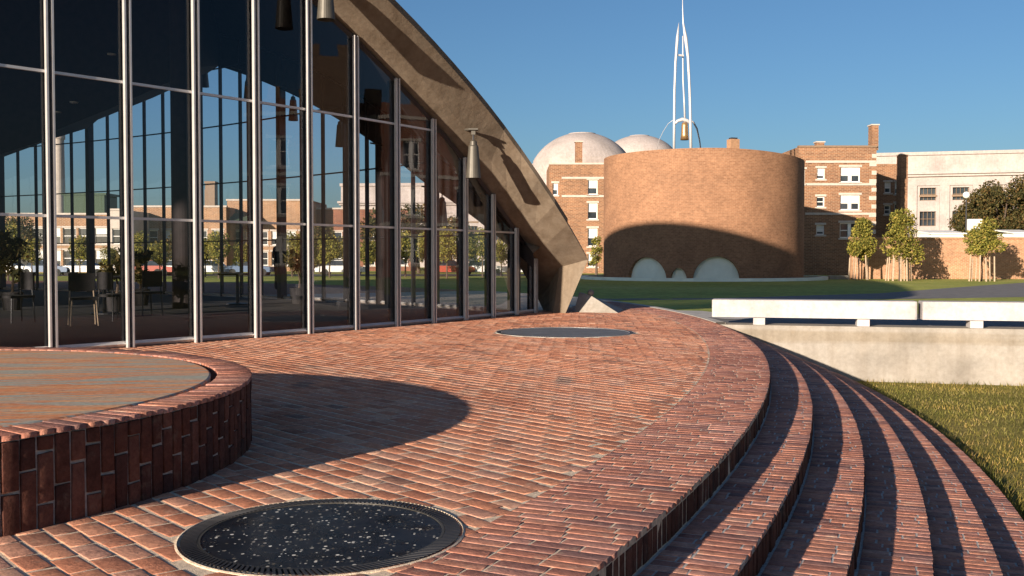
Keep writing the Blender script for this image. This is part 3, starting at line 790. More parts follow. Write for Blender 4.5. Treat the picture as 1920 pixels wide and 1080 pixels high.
# concrete abutment wedge and ball bollard at the shell foot
b = MB(); 
v = [(1.26,20.3,-.02),(1.5,22.2,-.3),(2.5,21.5,-.05),(2.16,19.95,-.02),(1.38,20.52,.40),(1.52,21.2,.36),(1.62,20.42,.33)]
b.add(v, [(0,3,6,4),(3,2,6),(2,1,5,6),(1,0,4,5),(4,6,5)])
ab = b.build('abutment', M['wall_concrete']); tag(ab, 'pale sloping concrete abutment block at the foot of the shell', 'abutment')
b = MB(); prof_ = [(.07*math.sin(PI*i/10)+.0001, .07-.07*math.cos(PI*i/10)) for i in range(11)]
b.lathe((1.62,20.50,.32), prof_, 16)
tag(b.build('stone_ball', M['wall_concrete'], smooth=True), 'small pale stone ball on top of the sloping abutment', 'ball')

# ------------------------------------------------------------------ round brick chapel
CC = np.array([14.75, 77.6]); CR = 7.62; CZ = -.51; CH = 9.33
ce = empty('chapel', (CC[0], CC[1], CZ), 'round windowless brick chapel with low arches in the shadow at its foot', 'building')
view = math.atan2(-CC[1], -CC[0])         # direction chapel -> camera
arches = []                                # (centre angle, half width m, height m)
def ang_of(xpx):                           # angle round the drum of a picture column
    best = None
    for q in np.linspace(-1.4, 1.4, 1401):
        a = view+q; p = CC+CR*np.array([math.cos(a), math.sin(a)]); xx = 960+FPX*p[0]/p[1]
        if best is None or abs(xx-xpx) < best[0]: best = (abs(xx-xpx), a)
    return best[1]
for x0, x1, yt in ((1178,1250,485), (1257,1288,505), (1299,1389,484)):
    a0, a1 = sorted((ang_of(x0), ang_of(x1))); arches.append(((a0+a1)/2, (a1-a0)/2*CR, (529-yt)/26.2))
def arch_z(a):
    for ac, hw, hh in arches:
        d = abs(((a-ac+PI) % (2*PI))-PI)*CR
        if d < hw: return hh*math.sqrt(max(0, 1-(d/hw)**2))
    return 0
N_ = 720; v = []; f = []; uvs = []; fm = []
def top_z(a): return CH
rads = lambda a: CR + .04*math.sin(3*a+1) 
cols = []
nz = 2
angs = sorted([2*PI*i/N_ for i in range(N_)] + [(ac+s*hw/CR) % (2*PI) for ac, hw, hh in arches for s in (-1, -.995, -.98, -.95, .95, .98, .995, 1)])
NA = len(angs)
for a in angs:
    r = rads(a); zb = arch_z(a)
    ch = CH - .42*max(0, math.cos(a-view-PI/2*.98))**2
    for rr, z in ((r, zb), (r, ch), (r-.28, ch), (r-.28, zb)): v.append((CC[0]+rr*math.cos(a), CC[1]+rr*math.sin(a), CZ+z))
for i in range(NA):
    j = (i+1) % NA
    for q in range(4):
        q2 = (q+1) % 4; f.append((i*4+q, i*4+q2, j*4+q2, j*4+q))
cw = mk('brick_drum', v, f, M['chapel_brick'], ce)
uvl = cw.data.uv_layers.new(name='UVMap')
for poly_ in cw.data.polygons:
    for li in poly_.loop_indices:
        vi = cw.data.loops[li].vertex_index; ai = vi//4; a = angs[ai]
        if ai == 0 and poly_.index//4 == NA-1: a += 2*PI
        uvl.data[li].uv = (a*CR, v[vi][2])
MB().lathe((CC[0], CC[1], CZ), [(CR-.30, 0), (CR-.30, 2.5)], 120).build('arch_panel', M['pale_panel'], ce)
MB().lathe((CC[0], CC[1], CZ), [(.001, CH-.5), (CR-.3, CH-.5)], 64).build('roof', M['roof'], ce)
# low ring wall round the chapel
b = MB(); b.lathe((CC[0], CC[1], CZ), [(9.4,-.2),(9.4,.22),(8.95,.22),(8.95,-.2)], 128)
mw = b.build('moat_wall', M['pale_panel']); tag(mw, 'low pale concrete ring wall encircling the chapel', 'wall')
# vent on chapel roof
def on_chapel(xpx, back): 
    y = CC[1]+back; return ((xpx-960)/FPX*y, y)
px_, py_ = on_chapel(1373, -4)
MB().box((px_, py_, CZ+CH+.15), (.72,.6,1.7), .3).build('chimney', M['tan_coping'], ce) 
MB().box((px_, py_, CZ+CH+1.06), (.5,.4,.12), .3).build('chimney_cap', M['dark_alu'], ce)
# aluminium spire
sy = CC[1]-.5; SX = lambda xp: (xp-960)/FPX*sy; SZ = lambda yp: EYE-(yp-484)/FPX*sy*1.0
sp = empty('spire', (SX(1277), sy, CZ+CH-.5), 'slender white metal spire rising from the chapel roof with a needle tip', 'spire')
def leg(pts, rad, dy):
    MB().tube([(SX(x), sy+d, SZ(y)) for (x, y), d in zip(pts, dy)], [r_*.56 for r_ in rad], 8).build('leg', M['spire'], sp, smooth=True)
leg([(1261.5,290),(1261.5,232),(1262,170),(1264,120),(1267.5,75),(1270.5,46)], [.17,.17,.16,.17,.20,.02], [-.3,-.3,-.3,-.2,-.1,0])
leg([(1293,290),(1292,232),(1290,170),(1287,110),(1283,75),(1278.5,45),(1277.5,20),(1277,-14)], [.20,.18,.17,.19,.26,.11,.06,.03], [-.3,-.3,-.3,-.2,-.1,0,0,0])
leg([(1286,232),(1284,190),(1281,150),(1279.5,105),(1278.5,70)], [.13,.12,.11,.10,.08], [.7,.65,.5,.3,.1])
leg([(1293,226),(1301,229),(1309,240),(1316,262),(1321,290)], [.10,.12,.12,.10,.08], [.2,.5,.8,1.2,1.5])
leg([(1261,226),(1254,231),(1247,243),(1241,258),(1236,285)], [.035,.035,.035,.03,.03], [.2,.6,1.1,1.7,2.3])
MB().tube([(SX(1269),sy,SZ(106)),(SX(1280),sy,SZ(107))], .08, 6).build('crossbar', M['spire'], sp)
MB().tube([(SX(x), sy-.25, SZ(y)) for x, y in ((1261,236),(1268,229),(1277,226),(1286,228),(1292,235))], [.09,.12,.15,.13,.09], 8).build('arch', M['spire'], sp, smooth=True)
be = MB().lathe((SX(1281.5), sy-.2, SZ(264)), [(.0,1.35),(.2,1.33),(.25,1.1),(.28,.4),(.33,.0),(.28,.02),(0,.3)], 20).build('bell', M['bell'], sp, smooth=True)

# ------------------------------------------------------------------ buildings
def facade(parent, name, o, ax, W_, H_, wins, mat, depth=.25, thick=8, wmat=None, trim=True, blinds=0, roofmat=None):
    """o: lower left corner seen from outside; ax: unit xy along the wall; wall body recedes to the back. wins: (x,z,w,h)"""
    ax = np.array(ax)/np.hypot(*ax); bk = np.array([-ax[1], ax[0]])      # back direction
    P3 = lambda x, y, z: (o[0]+ax[0]*x+bk[0]*y, o[1]+ax[1]*x+bk[1]*y, o[2]+z)
    xs_ = sorted({0, W_}|{q[0]-q[2]/2 for q in wins}|{q[0]+q[2]/2 for q in wins}); zs_ = sorted({0, H_}|{q[1] for q in wins}|{q[1]+q[3] for q in wins})
    v = []; f = []; uv = []
    def quad(p, u_): 
        b0 = len(v); v.extend(p); f.append((b0,b0+1,b0+2,b0+3)); uv.extend(u_)
    for x0, x1 in zip(xs_, xs_[1:]):
        for z0, z1 in zip(zs_, zs_[1:]):
            cx, cz = (x0+x1)/2, (z0+z1)/2
            if any(abs(cx-q[0]) < q[2]/2 and q[1] < cz < q[1]+q[3] for q in wins): continue
            quad([P3(x0,0,z0),P3(x1,0,z0),P3(x1,0,z1),P3(x0,0,z1)], [(x0,z0),(x1,z0),(x1,z1),(x0,z1)])
    for q in wins:
        a, b_, c, d = q[0]-q[2]/2, q[0]+q[2]/2, q[1], q[1]+q[3]
        quad([P3(a,0,c),P3(a,0,d),P3(a,depth,d),P3(a,depth,c)], [(0,c),(0,d),(depth,d),(depth,c)])
        quad([P3(b_,0,d),P3(b_,0,c),P3(b_,depth,c),P3(b_,depth,d)], [(0,d),(0,c),(depth,c),(depth,d)])
        quad([P3(a,0,d),P3(b_,0,d),P3(b_,depth,d),P3(a,depth,d)], [(a,0),(b_,0),(b_,depth),(a,depth)])
        quad([P3(b_,0,c),P3(a,0,c),P3(a,depth,c),P3(b_,depth,c)], [(b_,0),(a,0),(a,depth),(b_,depth)])
    for p, u_ in (([P3(W_,0,0),P3(W_,thick,0),P3(W_,thick,H_),P3(W_,0,H_)], [(0,0),(thick,0),(thick,H_),(0,H_)]),
                  ([P3(0,thick,0),P3(0,0,0),P3(0,0,H_),P3(0,thick,H_)], [(0,0),(thick,0),(thick,H_),(0,H_)]),
                  ([P3(W_,thick,0),P3(0,thick,0),P3(0,thick,H_),P3(W_,thick,H_)], [(0,0),(W_,0),(W_,H_),(0,H_)])): quad(p, u_)
    wo = mk(name, v, f, mat, parent)
    uvl = wo.data.uv_layers.new(name='UVMap'); uvl.data.foreach_set('uv', np.array(uv, dtype=np.float32).ravel())
    mk('roof', [P3(.2,.2,H_-.35),P3(W_-.2,.2,H_-.35),P3(W_-.2,thick-.2,H_-.35),P3(.2,thick-.2,H_-.35)], [(0,1,2,3)], roofmat or M['roof'], parent)
    az = math.atan2(ax[1], ax[0])
    for q in wins:
        x, z, w_, h_ = q[:4]; style = q[4] if len(q) > 4 else 'sash'
        fb = MB(); t_ = .09
        for cx, cz, sx, sz_ in ((x-w_/2+t_/2, z+h_/2, t_, h_), (x+w_/2-t_/2, z+h_/2, t_, h_), (x, z+t_/2, w_-2*t_, t_), (x, z+h_-t_/2, w_-2*t_, t_), (x, z+h_*.5, w_-2*t_, .07)):
            fb.box(P3(cx, depth*.75, cz), (sx, .08, sz_), az)
        nd = 1 if style == 'double' else (3 if style == 'grid' else 0)
        for i in range(nd):
            xx = x-w_/2+w_*(i+1)/(nd+1); fb.box(P3(xx, depth*.7, z+h_/2), (.3 if style == 'double' else .06, .1, h_-2*t_), az)
        wf = fb.build('window', wmat or M['white_paint'], parent)
        MB().box(P3(x, depth, z+h_/2), (w_-.02, .03, h_-.02), az).build('pane', M['window_glass'], wf)
        if blinds and random.random() < blinds:
            hh = h_*random.choice([.35,.5,.5,.62]); MB().box(P3(x, depth-.045, z+h_-t_-hh/2), (w_-2*t_, .02, hh), az).build('blind', M['blind'], wf)
        if trim:
            MB().box(P3(x, -.01, z-.09), (w_+.3, .16, .16), az).build('sill', M['stone_trim'], wf)
            MB().box(P3(x, -.01, z+h_+.11), (w_+.3, .10, .20), az).build('lintel', M['stone_trim'], wf)
    return P3, az
def px2(xp, Z): return (xp-960)/FPX*Z
def zz(yp, Z): return EYE-(yp-484)/FPX*Z
GZ0 = -.51
# brick apartment block, right of the chapel
Z1 = 95.; xl = px2(1496, Z1); xr = px2(1641, Z1)
ab1 = empty('apartment_block', ((xl+xr)/2, Z1, GZ0), 'brown brick apartment block right of the chapel with a tall chimney at its corner', 'building')
def W1(x0, x1, y0, y1, Z, xo, st='sash'): # picture box -> window tuple
    return (px2((x0+x1)/2, Z)-xo, zz(y1, Z)-GZ0, px2(x1, Z)-px2(x0, Z), zz(y0, Z)-zz(y1, Z), st)
wins = [W1(1530,1545,316,336,Z1,xl), W1(1530,1545,369,388,Z1,xl), W1(1574,1611,314,342,Z1,xl,'double'), W1(1574,1611,366,394,Z1,xl,'double'), W1(1574,1611,418,446,Z1,xl,'double'), W1(1530,1545,422,440,Z1,xl), W1(1500,1508,318,345,Z1,xl)]
P3, az = facade(ab1, 'front_wall', (xl, Z1, GZ0), (1, 0), xr-xl, zz(276, Z1)-GZ0, wins, M['brick_red'], thick=9, blinds=.45)
for yp in (304, 346, 401): MB().box(((xl+xr)/2+.3, Z1-.03, zz(yp, Z1)), (xr-xl-.7, .12, .22)).build('stone_band', M['stone_trim'], ab1)
MB().box(((xl+xr)/2, Z1+.15, zz(275.5, Z1)), (xr-xl+.1, .5, .18)).build('coping', M['brown_frame'], ab1)
for i in range(13):
    MB().box((xr-.22-(.12 if i % 2 else 0), Z1-.025, 1.2+i*.8), (.66 if i % 2 else .44, .09, .38)).build('quoin', M['stone_trim'], ab1)
def brick_box(name, c, d, mat, parent, cap_=True):
    b_ = MB(); b_.box(c, d); o_ = b_.build(name, mat, parent); l_ = o_.data.uv_layers.new(name='UVMap')
    for poly_ in o_.data.polygons:
        for li in poly_.loop_indices:
            co = o_.data.vertices[o_.data.loops[li].vertex_index].co
            l_.data[li].uv = ((co.x+co.y), co.z)
    if cap_: MB().box((c[0], c[1], c[2]+d[2]/2+.06), (d[0]+.16, d[1]+.16, .12)).build('cap', M['stone_trim'], o_)
    return o_
b = MB(); b.box((px2(1572,76), 76, GZ0+.12), (1.5,.6,.34)); tag(b.build('stone_slab', M['wall_concrete']), 'pale low stone slab on the grass at the end of the garden wall', 'slab')
xc = px2(1635.5, Z1+.5); brick_box('chimney', (xc, Z1+.6, (zz(236,Z1)+zz(282,Z1))/2), (.62, 1.0, zz(236,Z1)-zz(282,Z1)), M['brick_red'], ab1)
brick_box('chimney', (px2(1534, Z1+3), Z1+3, zz(276,Z1)+.15), (.75,.75,1.1), M['brick_red'], ab1)
# setback wing of the same block and its end pier
Z2 = 107.; x2l = px2(1636, Z2); x2r = px2(1697, Z2)
wins = [W1(1676,1692,342,364,Z2,x2l), W1(1676,1692,382,402,Z2,x2l), W1(1657,1669,342,362,Z2,x2l), W1(1657,1669,385,402,Z2,x2l)]
facade(ab1, 'wing_wall', (x2l, Z2, GZ0), (1,0), x2r-x2l, zz(308, Z2)-GZ0, wins, M['brick_red'], thick=8, blinds=.5)
brick_box('end_pier', (px2(1700, 103), 104.5, (zz(289,103)+GZ0)/2), (.72, 1.2, zz(289,103)-GZ0), M['brick_red'], ab1)
# brick block left of the chapel (behind the drum)
Z3 = 106.; x3l = px2(1030, Z3); x3r = px2(1150, Z3)
ab2 = empty('apartment_block', ((x3l+x3r)/2, Z3, GZ0), 'brown brick apartment block left of the chapel, in front of the big pale dome', 'building')
wins = [W1(1102,1120,338,365,Z3,x3l), W1(1102,1120,381,411,Z3,x3l), W1(1102,1120,428,462,Z3,x3l), W1(1036,1046,344,366,Z3,x3l), W1(1102,1120,476,500,Z3,x3l)]
facade(ab2, 'front_wall', (x3l, Z3, GZ0), (1,0), x3r-x3l, zz(308, Z3)-GZ0, wins, M['brick_red'], thick=9, blinds=1)
for yp in (334, 368): MB().box(((x3l+x3r)/2+.6, Z3-.03, zz(yp, Z3)), (x3r-x3l-1.4, .12, .22)).build('stone_band', M['stone_trim'], ab2)
MB().box(((x3l+x3r)/2, Z3+.15, zz(307.5, Z3)), (x3r-x3l+.1, .5, .18)).build('coping', M['stone_trim'], ab2)
brick_box('chimney', (px2(1084.5, Z3+2), Z3+2, zz(287,Z3)), (.75, .8, zz(266,Z3)-zz(312,Z3)), M['brick_red'], ab2)
# garden wall behind the young trees
Z4 = 77.; xl4 = px2(1597, Z4); 
gwall = empty('garden_wall', (xl4+12, Z4, GZ0), 'long tan brick garden wall behind the three staked trees', 'wall')
facade(gwall, 'brickwork', (xl4, Z4, GZ0), (1, -.02), 27, zz(448, Z4)-GZ0, [], M['garden_wall'], thick=.5)
MB().box((xl4+13.5, Z4+.0, zz(447, Z4)+.02), (27.2, .7, .14), math.atan2(-.02, 1)).build('coping', M['tan_coping'], gwall)
# pale neoclassical building
def classical(parent, o, ax, W_, H_, bay, first_bay, floors, nb):
    wins = []
    for i in range(nb):
        for z, h_ in floors: wins.append((first_bay+i*bay, z, bay*.50, h_, 'grid'))
    P3_, az_ = facade(parent, 'facade', o, ax, W_, H_, wins, M['limestone'], depth=.7, thick=15, wmat=M['brown_frame'], trim=False, roofmat=M['stone_trim'])
    for z, d, h_ in ((H_-3.25, .9, .35), (H_-3.6, .5, .35), (H_-.25, .3, .5), (H_-5.0, .25, .35)):
        MB().box(P3_(W_/2, .2-d/2, z+h_/2), (W_+d, d+.4, h_), az_).build('cornice', M['limestone'], parent)
    for i in range(nb+1):
        MB().box(P3_(first_bay+(i-.5)*bay, -.15, (H_-5)/2), (bay*.30, .32, H_-5.02), az_).build('pilaster', M['limestone'], parent)
    for i in range(nb):
        MB().box(P3_(first_bay+i*bay, -.02, H_-6.6), (bay*.56, .12, .3), az_).build('lintel', M['brown_frame'], parent)
Zc = 150.
nc = empty('stone_college_building', (80, 150, GZ0), 'long pale stone classical building at the right, behind the garden wall', 'building')
classical(nc, (px2(1640, 158), 158, GZ0), (1, -.28), 60, zz(291,158)-GZ0, 4.75, 8.3, [(6.6, 2.0), (2.6, 2.4)], 8) if False else classical(nc, (px2(1640, 158), 158, GZ0), (1, -.25), 60, zz(291,158)-GZ0, 4.75, 7.75, [(10.6, 2.0), (6.6, 2.3), (2.2,2.4)], 8)
# two pale domes
def dome(name, cx, Z, halfpx, ytop, ybase, label):
    R_ = halfpx/FPX*Z; x_ = px2(cx, Z); zt = zz(ytop, Z); zb = zz(ybase, Z); h_ = zt-zb
    e_ = empty(name, (x_, Z, GZ0), label, 'dome')
    pr = [(R_*1.12, 0), (R_*1.12, zb-GZ0-1.0), (R_*1.02, zb-GZ0-1.0), (R_*1.02, zb-GZ0)]
    MB().lathe((x_, Z, GZ0), pr, 64).build('drum', M['limestone'], e_)
    pr = []
    for i in range(24):
        a = PI/2*i/24
        pr.append((R_*math.cos(a), zb-GZ0+h_*math.sin(a)))
        if i < 7: pr.append((R_*math.cos(a)-.25, zb-GZ0+h_*math.sin(a)+.02))
    pr = [p_ for p_ in pr if p_[0] > R_*.24]
    MB().lathe((x_, Z, GZ0), pr, 64).build('cupola', M['limestone'], e_)
    z_ = pr[-1][1]
    MB().lathe((x_, Z, GZ0), [(R_*.25, z_-.3), (R_*.25, z_+.12), (R_*.22, z_+.16), (.01, z_+.2)], 32).build('crown_ring', M['limestone'], e_)
    return e_
dome('stone_dome', 1091, 165., 102, 250, 345, 'large pale stone dome rising behind the left brick block')
dome('stone_dome', 1198, 205., 74, 255, 312, 'smaller pale stone dome half hidden behind the chapel drum')
# city beyond the auditorium, seen through the glass
def simple_block(name, label, x0p, x1p, ytop, Z, mat, cols, rows, ax=(1,0), wv=(1.3,1.7), blinds=.3, cat='building', thick=10, z0=.7, dz=2.5):
    xl_ = px2(x0p, Z); W_ = px2(x1p, Z)-xl_; H_ = zz(ytop, Z)-GZ0
    e_ = empty(name, (xl_+W_/2, Z, GZ0), label, cat)
    wins = [((i+.5)*W_/cols, z0+j*dz, wv[0], wv[1]) for i in range(cols) for j in range(rows) if z0+j*dz+wv[1] < H_-.4]
    facade(e_, 'front_wall', (xl_, Z, GZ0), ax, W_, H_, wins, mat, thick=thick, blinds=blinds)
    MB().box((xl_+W_/2, Z+.1, GZ0+H_+.05), (W_+.2, .5, .2)).build('coping', M['stone_trim'], e_)
    return e_
simple_block('brick_row_building', 'low brick street building at far left beyond the auditorium', -120, 205, 402, 112, M['brick_tan'], 11, 2, wv=(1.5,1.8))
simple_block('cream_building', 'narrow cream street building beyond the auditorium', 206, 238, 394, 111, M['stone_trim'], 1, 2)
simple_block('brick_row_building', 'tan brick street building with a flat roof beyond the auditorium, left of centre', 240, 425, 388, 118, M['brick_tan'], 6, 2)
bb = simple_block('brick_row_building', 'brick street building with a dark green canopy roof beyond the auditorium', 427, 585, 376, 122, M['brick_tan'], 6, 2)
x_ = px2(480, 119); bmx = MB(); bmx.add([(px2(380,119),118.5,zz(416,119)),(px2(470,119),118.5,zz(416,119)),(px2(470,119),121.5,zz(398,119)),(px2(380,119),121.5,zz(398,119)),(px2(380,119),121.5,zz(416,119)),(px2(470,119),121.5,zz(416,119))],[(0,1,2,3),(0,4,5,1),(0,3,4),(1,5,2)]); bmx.build('canopy_roof', M['green_roof'], bb)
simple_block('brick_mid_building', 'dark brick building in front of the pale one, seen through the near glass', 586, 770, 392, 125, M['brick_dark'], 6, 2)
pw_ = empty('stone_wing', (px2(840,170), 170, GZ0), 'pale stone wing seen through the glass wall near the shell foot', 'building')
classical(pw_, (px2(640,176), 176, GZ0), (1,-.08), px2(1015,170)-px2(640,176), zz(344,172)-GZ0, 4.75, 4.0, [(4.6,2.6),(.9,2.4)], 7)
b = MB(); cx_ = px2(112, 140); b.lathe((cx_, 140, GZ0), [(.95,0),(.8,zz(262,140)-GZ0),(.95,zz(262,140)-GZ0),(.95,zz(246,140)-GZ0),(.6,zz(246,140)-GZ0)], 24)
tag(b.build('smokestack', M['stone_trim']), 'tall cream smokestack far behind the left glass panes', 'chimney')
b = MB(); b.box((px2(172,125), 125, (zz(367,125)+zz(404,125))/2), (px2(210,125)-px2(135,125), 4, zz(367,125)-zz(404,125)))
b.box((px2(172,125), 125, zz(402,125)-3.2), (3.6, 3, 6.0)); 
b.box((px2(172,125), 125, zz(366,125)), (px2(214,125)-px2(131,125), 4.3, .25))
tag(b.build('rooftop_plant', M['green_roof']), 'dark rooftop plant block beside the smokestack', 'plant house')
b = MB(); b.box((px2(398,150), 150, (zz(344,150)+GZ0)/2), (1.4, 1.6, zz(344,150)-GZ0)); b.box((px2(391,150), 150.5, (zz(356,150)+GZ0)/2), (.8, 1.6, zz(356,150)-GZ0)); b.box((px2(398,150), 150, zz(343,150)), (1.6, 1.8, .3))
tag(b.build('brick_tower', M['brown_frame']), 'small brown brick tower above the street roofs', 'tower')

# crenellated brick hall to the right of the picture: seen only as a reflection in the glass
HX, HY = 52.0, 27.0
hall = empty('crenellated_hall', (HX, HY, GZ0), 'dark red crenellated brick hall mirrored in the glass wall', 'building')
hw = [(2.2+i*3.4, z, 1.3, 2.0, 'double') for i in range(9) for z in (1.2, 4.6, 8.0)]
ax = np.array([math.sin(math.radians(172)), math.cos(math.radians(172))]); ax = -ax*-1
o_ = np.array([HX, HY]) - ax*15.5
P3, az = facade(hall, 'front_wall', (o_[0], o_[1], GZ0), tuple(ax), 31, 12.6, hw, M['brick_dark'], thick=12, blinds=.3)
cb = MB()
for i in range(16): cb.box(P3(.6+i*1.98, .25, 13.05), (1.0, .5, .9), az)
cb.build('battlements', M['brick_dark'], hall)
for z in (11.6, 4.0, 7.5): MB().box(P3(15.5, -.05, z), (31, .2, .25), az).build('stone_band', M['stone_trim'], hall)
tb = MB(); tb.box(P3(19, -1.2, 7.6), (5, 2.4, 15.2), az)
for i in range(3): tb.box(P3(17+i*2, -1.2, 15.6), (1.0, 2.4, .9), az)
tb.build('entrance_tower', M['brick_dark'], hall)

# ------------------------------------------------------------------ trees
def leaves(lobes, n, size, seed, shell=.55):
    r = np.random.default_rng(seed)
    wts = np.array([l_[3]*l_[4]*l_[5] for l_ in lobes])**.67; wts /= wts.sum(); idx = r.choice(len(lobes), n, p=wts); Lb = np.array(lobes)[idx]
    d = r.normal(size=(n,3)); d /= np.linalg.norm(d, axis=1)[:,None]; rr = (shell + (1-shell)*r.random(n)**.6)*r.normal(1, .07, n)
    c = Lb[:,:3] + d*rr[:,None]*Lb[:,3:6]
    q1 = r.normal(size=(n,3)); q1 /= np.linalg.norm(q1, axis=1)[:,None]; q2 = np.cross(q1, r.normal(size=(n,3))); q2 /= np.linalg.norm(q2, axis=1)[:,None]
    s = size*r.uniform(.6, 1.3, n)[:,None]
    v = np.stack([c-q1*s, c+q2*s*.6, c+q1*s, c-q2*s*.6], 1).reshape(-1,3)
    return v, np.arange(4*n).reshape(-1,4)
def tree(name, loc, th, lobes, nl, size, mat, label, cat='tree', group=None, seed=1, tr=.07, limbs=6):
    e_ = empty(name, loc, label, cat, group)
    r = random.Random(seed); b_ = MB(); x, y, z = loc
    top = max(l_[2] for l_ in lobes)
    b_.tube([(x,y,z-.05),(x+.02,y,z+th*.5),(x-.02,y+.02,z+th),(x,y,z+th+(top-th)*.5)], [tr*1.25, tr, tr*.85, tr*.4], 8)
    for k in range(limbs):
        l_ = lobes[k % len(lobes)]; a = (x, y, z+th*r.uniform(.8, 1.05)); bq = (x+l_[0]+r.uniform(-.3,.3)*l_[3], y+l_[1]+r.uniform(-.3,.3)*l_[4], z+l_[2]+r.uniform(-.2,.3)*l_[5])
        mdl = tuple((a[i]+bq[i])/2+(.12 if i == 2 else r.uniform(-.08,.08)) for i in range(3)); b_.tube([a, mdl, bq], [tr*.5, tr*.35, tr*.12], 5)
    b_.build('trunk', M['bark'], e_)
    L2 = [(x+a[0], y+a[1], z+a[2], a[3], a[4], a[5]) for a in lobes]
    v, f = leaves(L2, nl, size, seed); mk('crown', v, f, mat, e_)
    return e_
def rand_lobes(w, h, z0, n, seed, depth=None):
    r = random.Random(seed); out = [(0,0,z0+h*.5, w*.34, (depth or w)*.34, h*.38)]
    for k in range(n):
        zf = r.uniform(.12, .92); env = math.sin(PI*min(.97, zf*.72+.22))
        a = r.uniform(0, 2*PI); rr = env*w*.36*r.uniform(.5, 1)
        s = r.uniform(.13, .24)*w; out.append((math.cos(a)*rr, math.sin(a)*rr*(depth or w)/w, z0+zf*h, s, s, s*r.uniform(.7, 1.05)))
    return out
for q, (xp, yb, x0, x1, yt, yc, lab) in enumerate([
    (1610, 521, 1583, 1643, 415, 490, 'smallest staked young tree, nearest the chapel'),
    (1686, 526, 1645, 1732, 403, 490, 'largest and middle staked young tree before the garden wall'),
    (1841, 527, 1802, 1882, 411, 490, 'rightmost staked young tree with yellow-green crown')]):
    Z = (EYE-GZ0)*FPX/(yb-484); Z = {0:74.,1:70.5,2:69.5}[q]
    w_ = (x1-x0)/FPX*Z; zc = zz(yc, Z)-GZ0; h_ = zz(yt, Z)-zz(yc, Z); x_ = px2(xp, Z)
    lob = rand_lobes(w_, h_*1.02, zc, 20, 31+q); sh = px2((x0+x1)/2, Z)-x_
    tree('young_tree', (x_, Z, GZ0), zc, [(a+sh, b_, c, d, e2, f2) for a, b_, c, d, e2, f2 in lob], 5200, .085, M['leaf_yellow'], lab, 'tree', 'staked young trees', seed=5+q, tr=.055)
    g_ = empty('tree_guard', (x_, Z, GZ0), 'ring of pale wooden stakes around the %s young tree' % ('smallest', 'middle', 'rightmost')[q], 'tree guard', 'stake rings round the young trees')
    for k in range((6, 10, 8)[q]):
        a = 2*PI*k/(6, 10, 8)[q]+random.uniform(-.25,.25); rr = random.uniform(.55, .9); hh = random.uniform(1.55, 1.95)
        p0_ = (x_+rr*math.cos(a), Z+rr*math.sin(a), GZ0-.05); p1_ = (x_+rr*.9*math.cos(a)+random.uniform(-.05,.05), Z+rr*.9*math.sin(a), GZ0+hh)
        MB().tube([p0_, p1_], [.055, .05], 6).build('stake', M['wood'], g_)
# things showing over the garden wall
b = MB(); x_ = px2(1826, 92); b.box((x_, 92, (zz(411,92)+zz(433,92))/2), (px2(1840,92)-px2(1814,92), .25, zz(411,92)-zz(433,92))); 
for d_ in (-.45, .45): b.tube([(x_+d_, 92.2, GZ0), (x_+d_, 92.2, zz(432,92))], .06, 8)
tag(b.build('sign_board', M['white_paint']), 'blank white board standing above the garden wall near the broad tree', 'board')
for (x0_, x1_, yt_, lab_) in ((1732,1792,433,'pale low shed roof over the garden wall behind the middle trees'), (1884,1925,432,'pale low shed roof over the garden wall at the right edge')):
    e_ = empty('shed', (px2((x0_+x1_)/2,88), 88, GZ0), lab_, 'shed'); w2 = px2(x1_,88)-px2(x0_,88); xc_ = px2((x0_+x1_)/2,88); zt_ = zz(yt_,88)
    MB().box((xc_, 88, (GZ0+zt_)/2-.15), (w2, 3, zt_-GZ0-.3)).build('wall', M['pale_panel'], e_)
    MB().add([(xc_-w2/2-.2,86.3,zt_-.32),(xc_+w2/2+.2,86.3,zt_-.32),(xc_+w2/2+.2,89.7,zt_),(xc_-w2/2-.2,89.7,zt_),(xc_-w2/2-.2,86.3,zt_-.22),(xc_+w2/2+.2,86.3,zt_-.22),(xc_+w2/2+.2,89.7,zt_+.1),(xc_-w2/2-.2,89.7,zt_+.1)],[(0,3,2,1),(4,5,6,7),(0,1,5,4),(1,2,6,5),(2,3,7,6),(3,0,4,7)]).build('roof', M['white_paint'], e_)
    for q_ in (.3,.7): MB().box((xc_-w2/2+w2*q_, 86.47, zt_-.95), (w2*.2,.06,.5)).build('window', M['window_glass'], e_)
le_ = empty('street_lamp', (px2(1810,94), 94, GZ0), 'street lamp with a round white globe beside the broad tree', 'street lamp')
MB().tube([(px2(1810,94),94,GZ0),(px2(1810,94),94,zz(374,94))], [.09,.05], 10).build('pole', M['dark_alu'], le_)
MB().lathe((px2(1810,94),94,zz(366,94)), [(.001,-.32)]+[(.32*math.sin(PI*i/12),-.32*math.cos(PI*i/12)) for i in range(1,12)]+[(.001,.32)], 20).build('globe', M['white_paint'], le_, smooth=True)
# dark broad tree far right
Z = 98.; x_ = px2(1880, Z)
lob = []
random.seed(11)
for k in range(95):
    xp = random.uniform(1808, 2020); top = 336+max(0, 1870-xp)**1.5*.11; yp = random.uniform(top+14, 442); s = random.uniform(.9, 1.6)
    lob.append((px2(xp, Z)-x_, random.uniform(-2.2,2.2), zz(yp, Z)-GZ0, s, s, s*.8))
tree('broad_tree', (x_, Z, GZ0), 3.0, lob, 48000, .13, M['leaf_olive'], 'broad dark olive tree behind the garden wall at the right edge', seed=77, tr=.28, limbs=14)
# small tree between shell foot and chapel
Z = 92.; x_ = px2(1118, Z)
tree('young_tree', (x_, Z, GZ0), 1.3, rand_lobes(px2(1134,Z)-px2(1101,Z), zz(444,Z)-zz(503,Z), zz(503,Z)-GZ0, 16, 9), 1500, .085, M['leaf_yellow'], 'thin small tree beside the shell foot, left of the chapel drum', 'tree', 'staked young trees', seed=15, tr=.11)
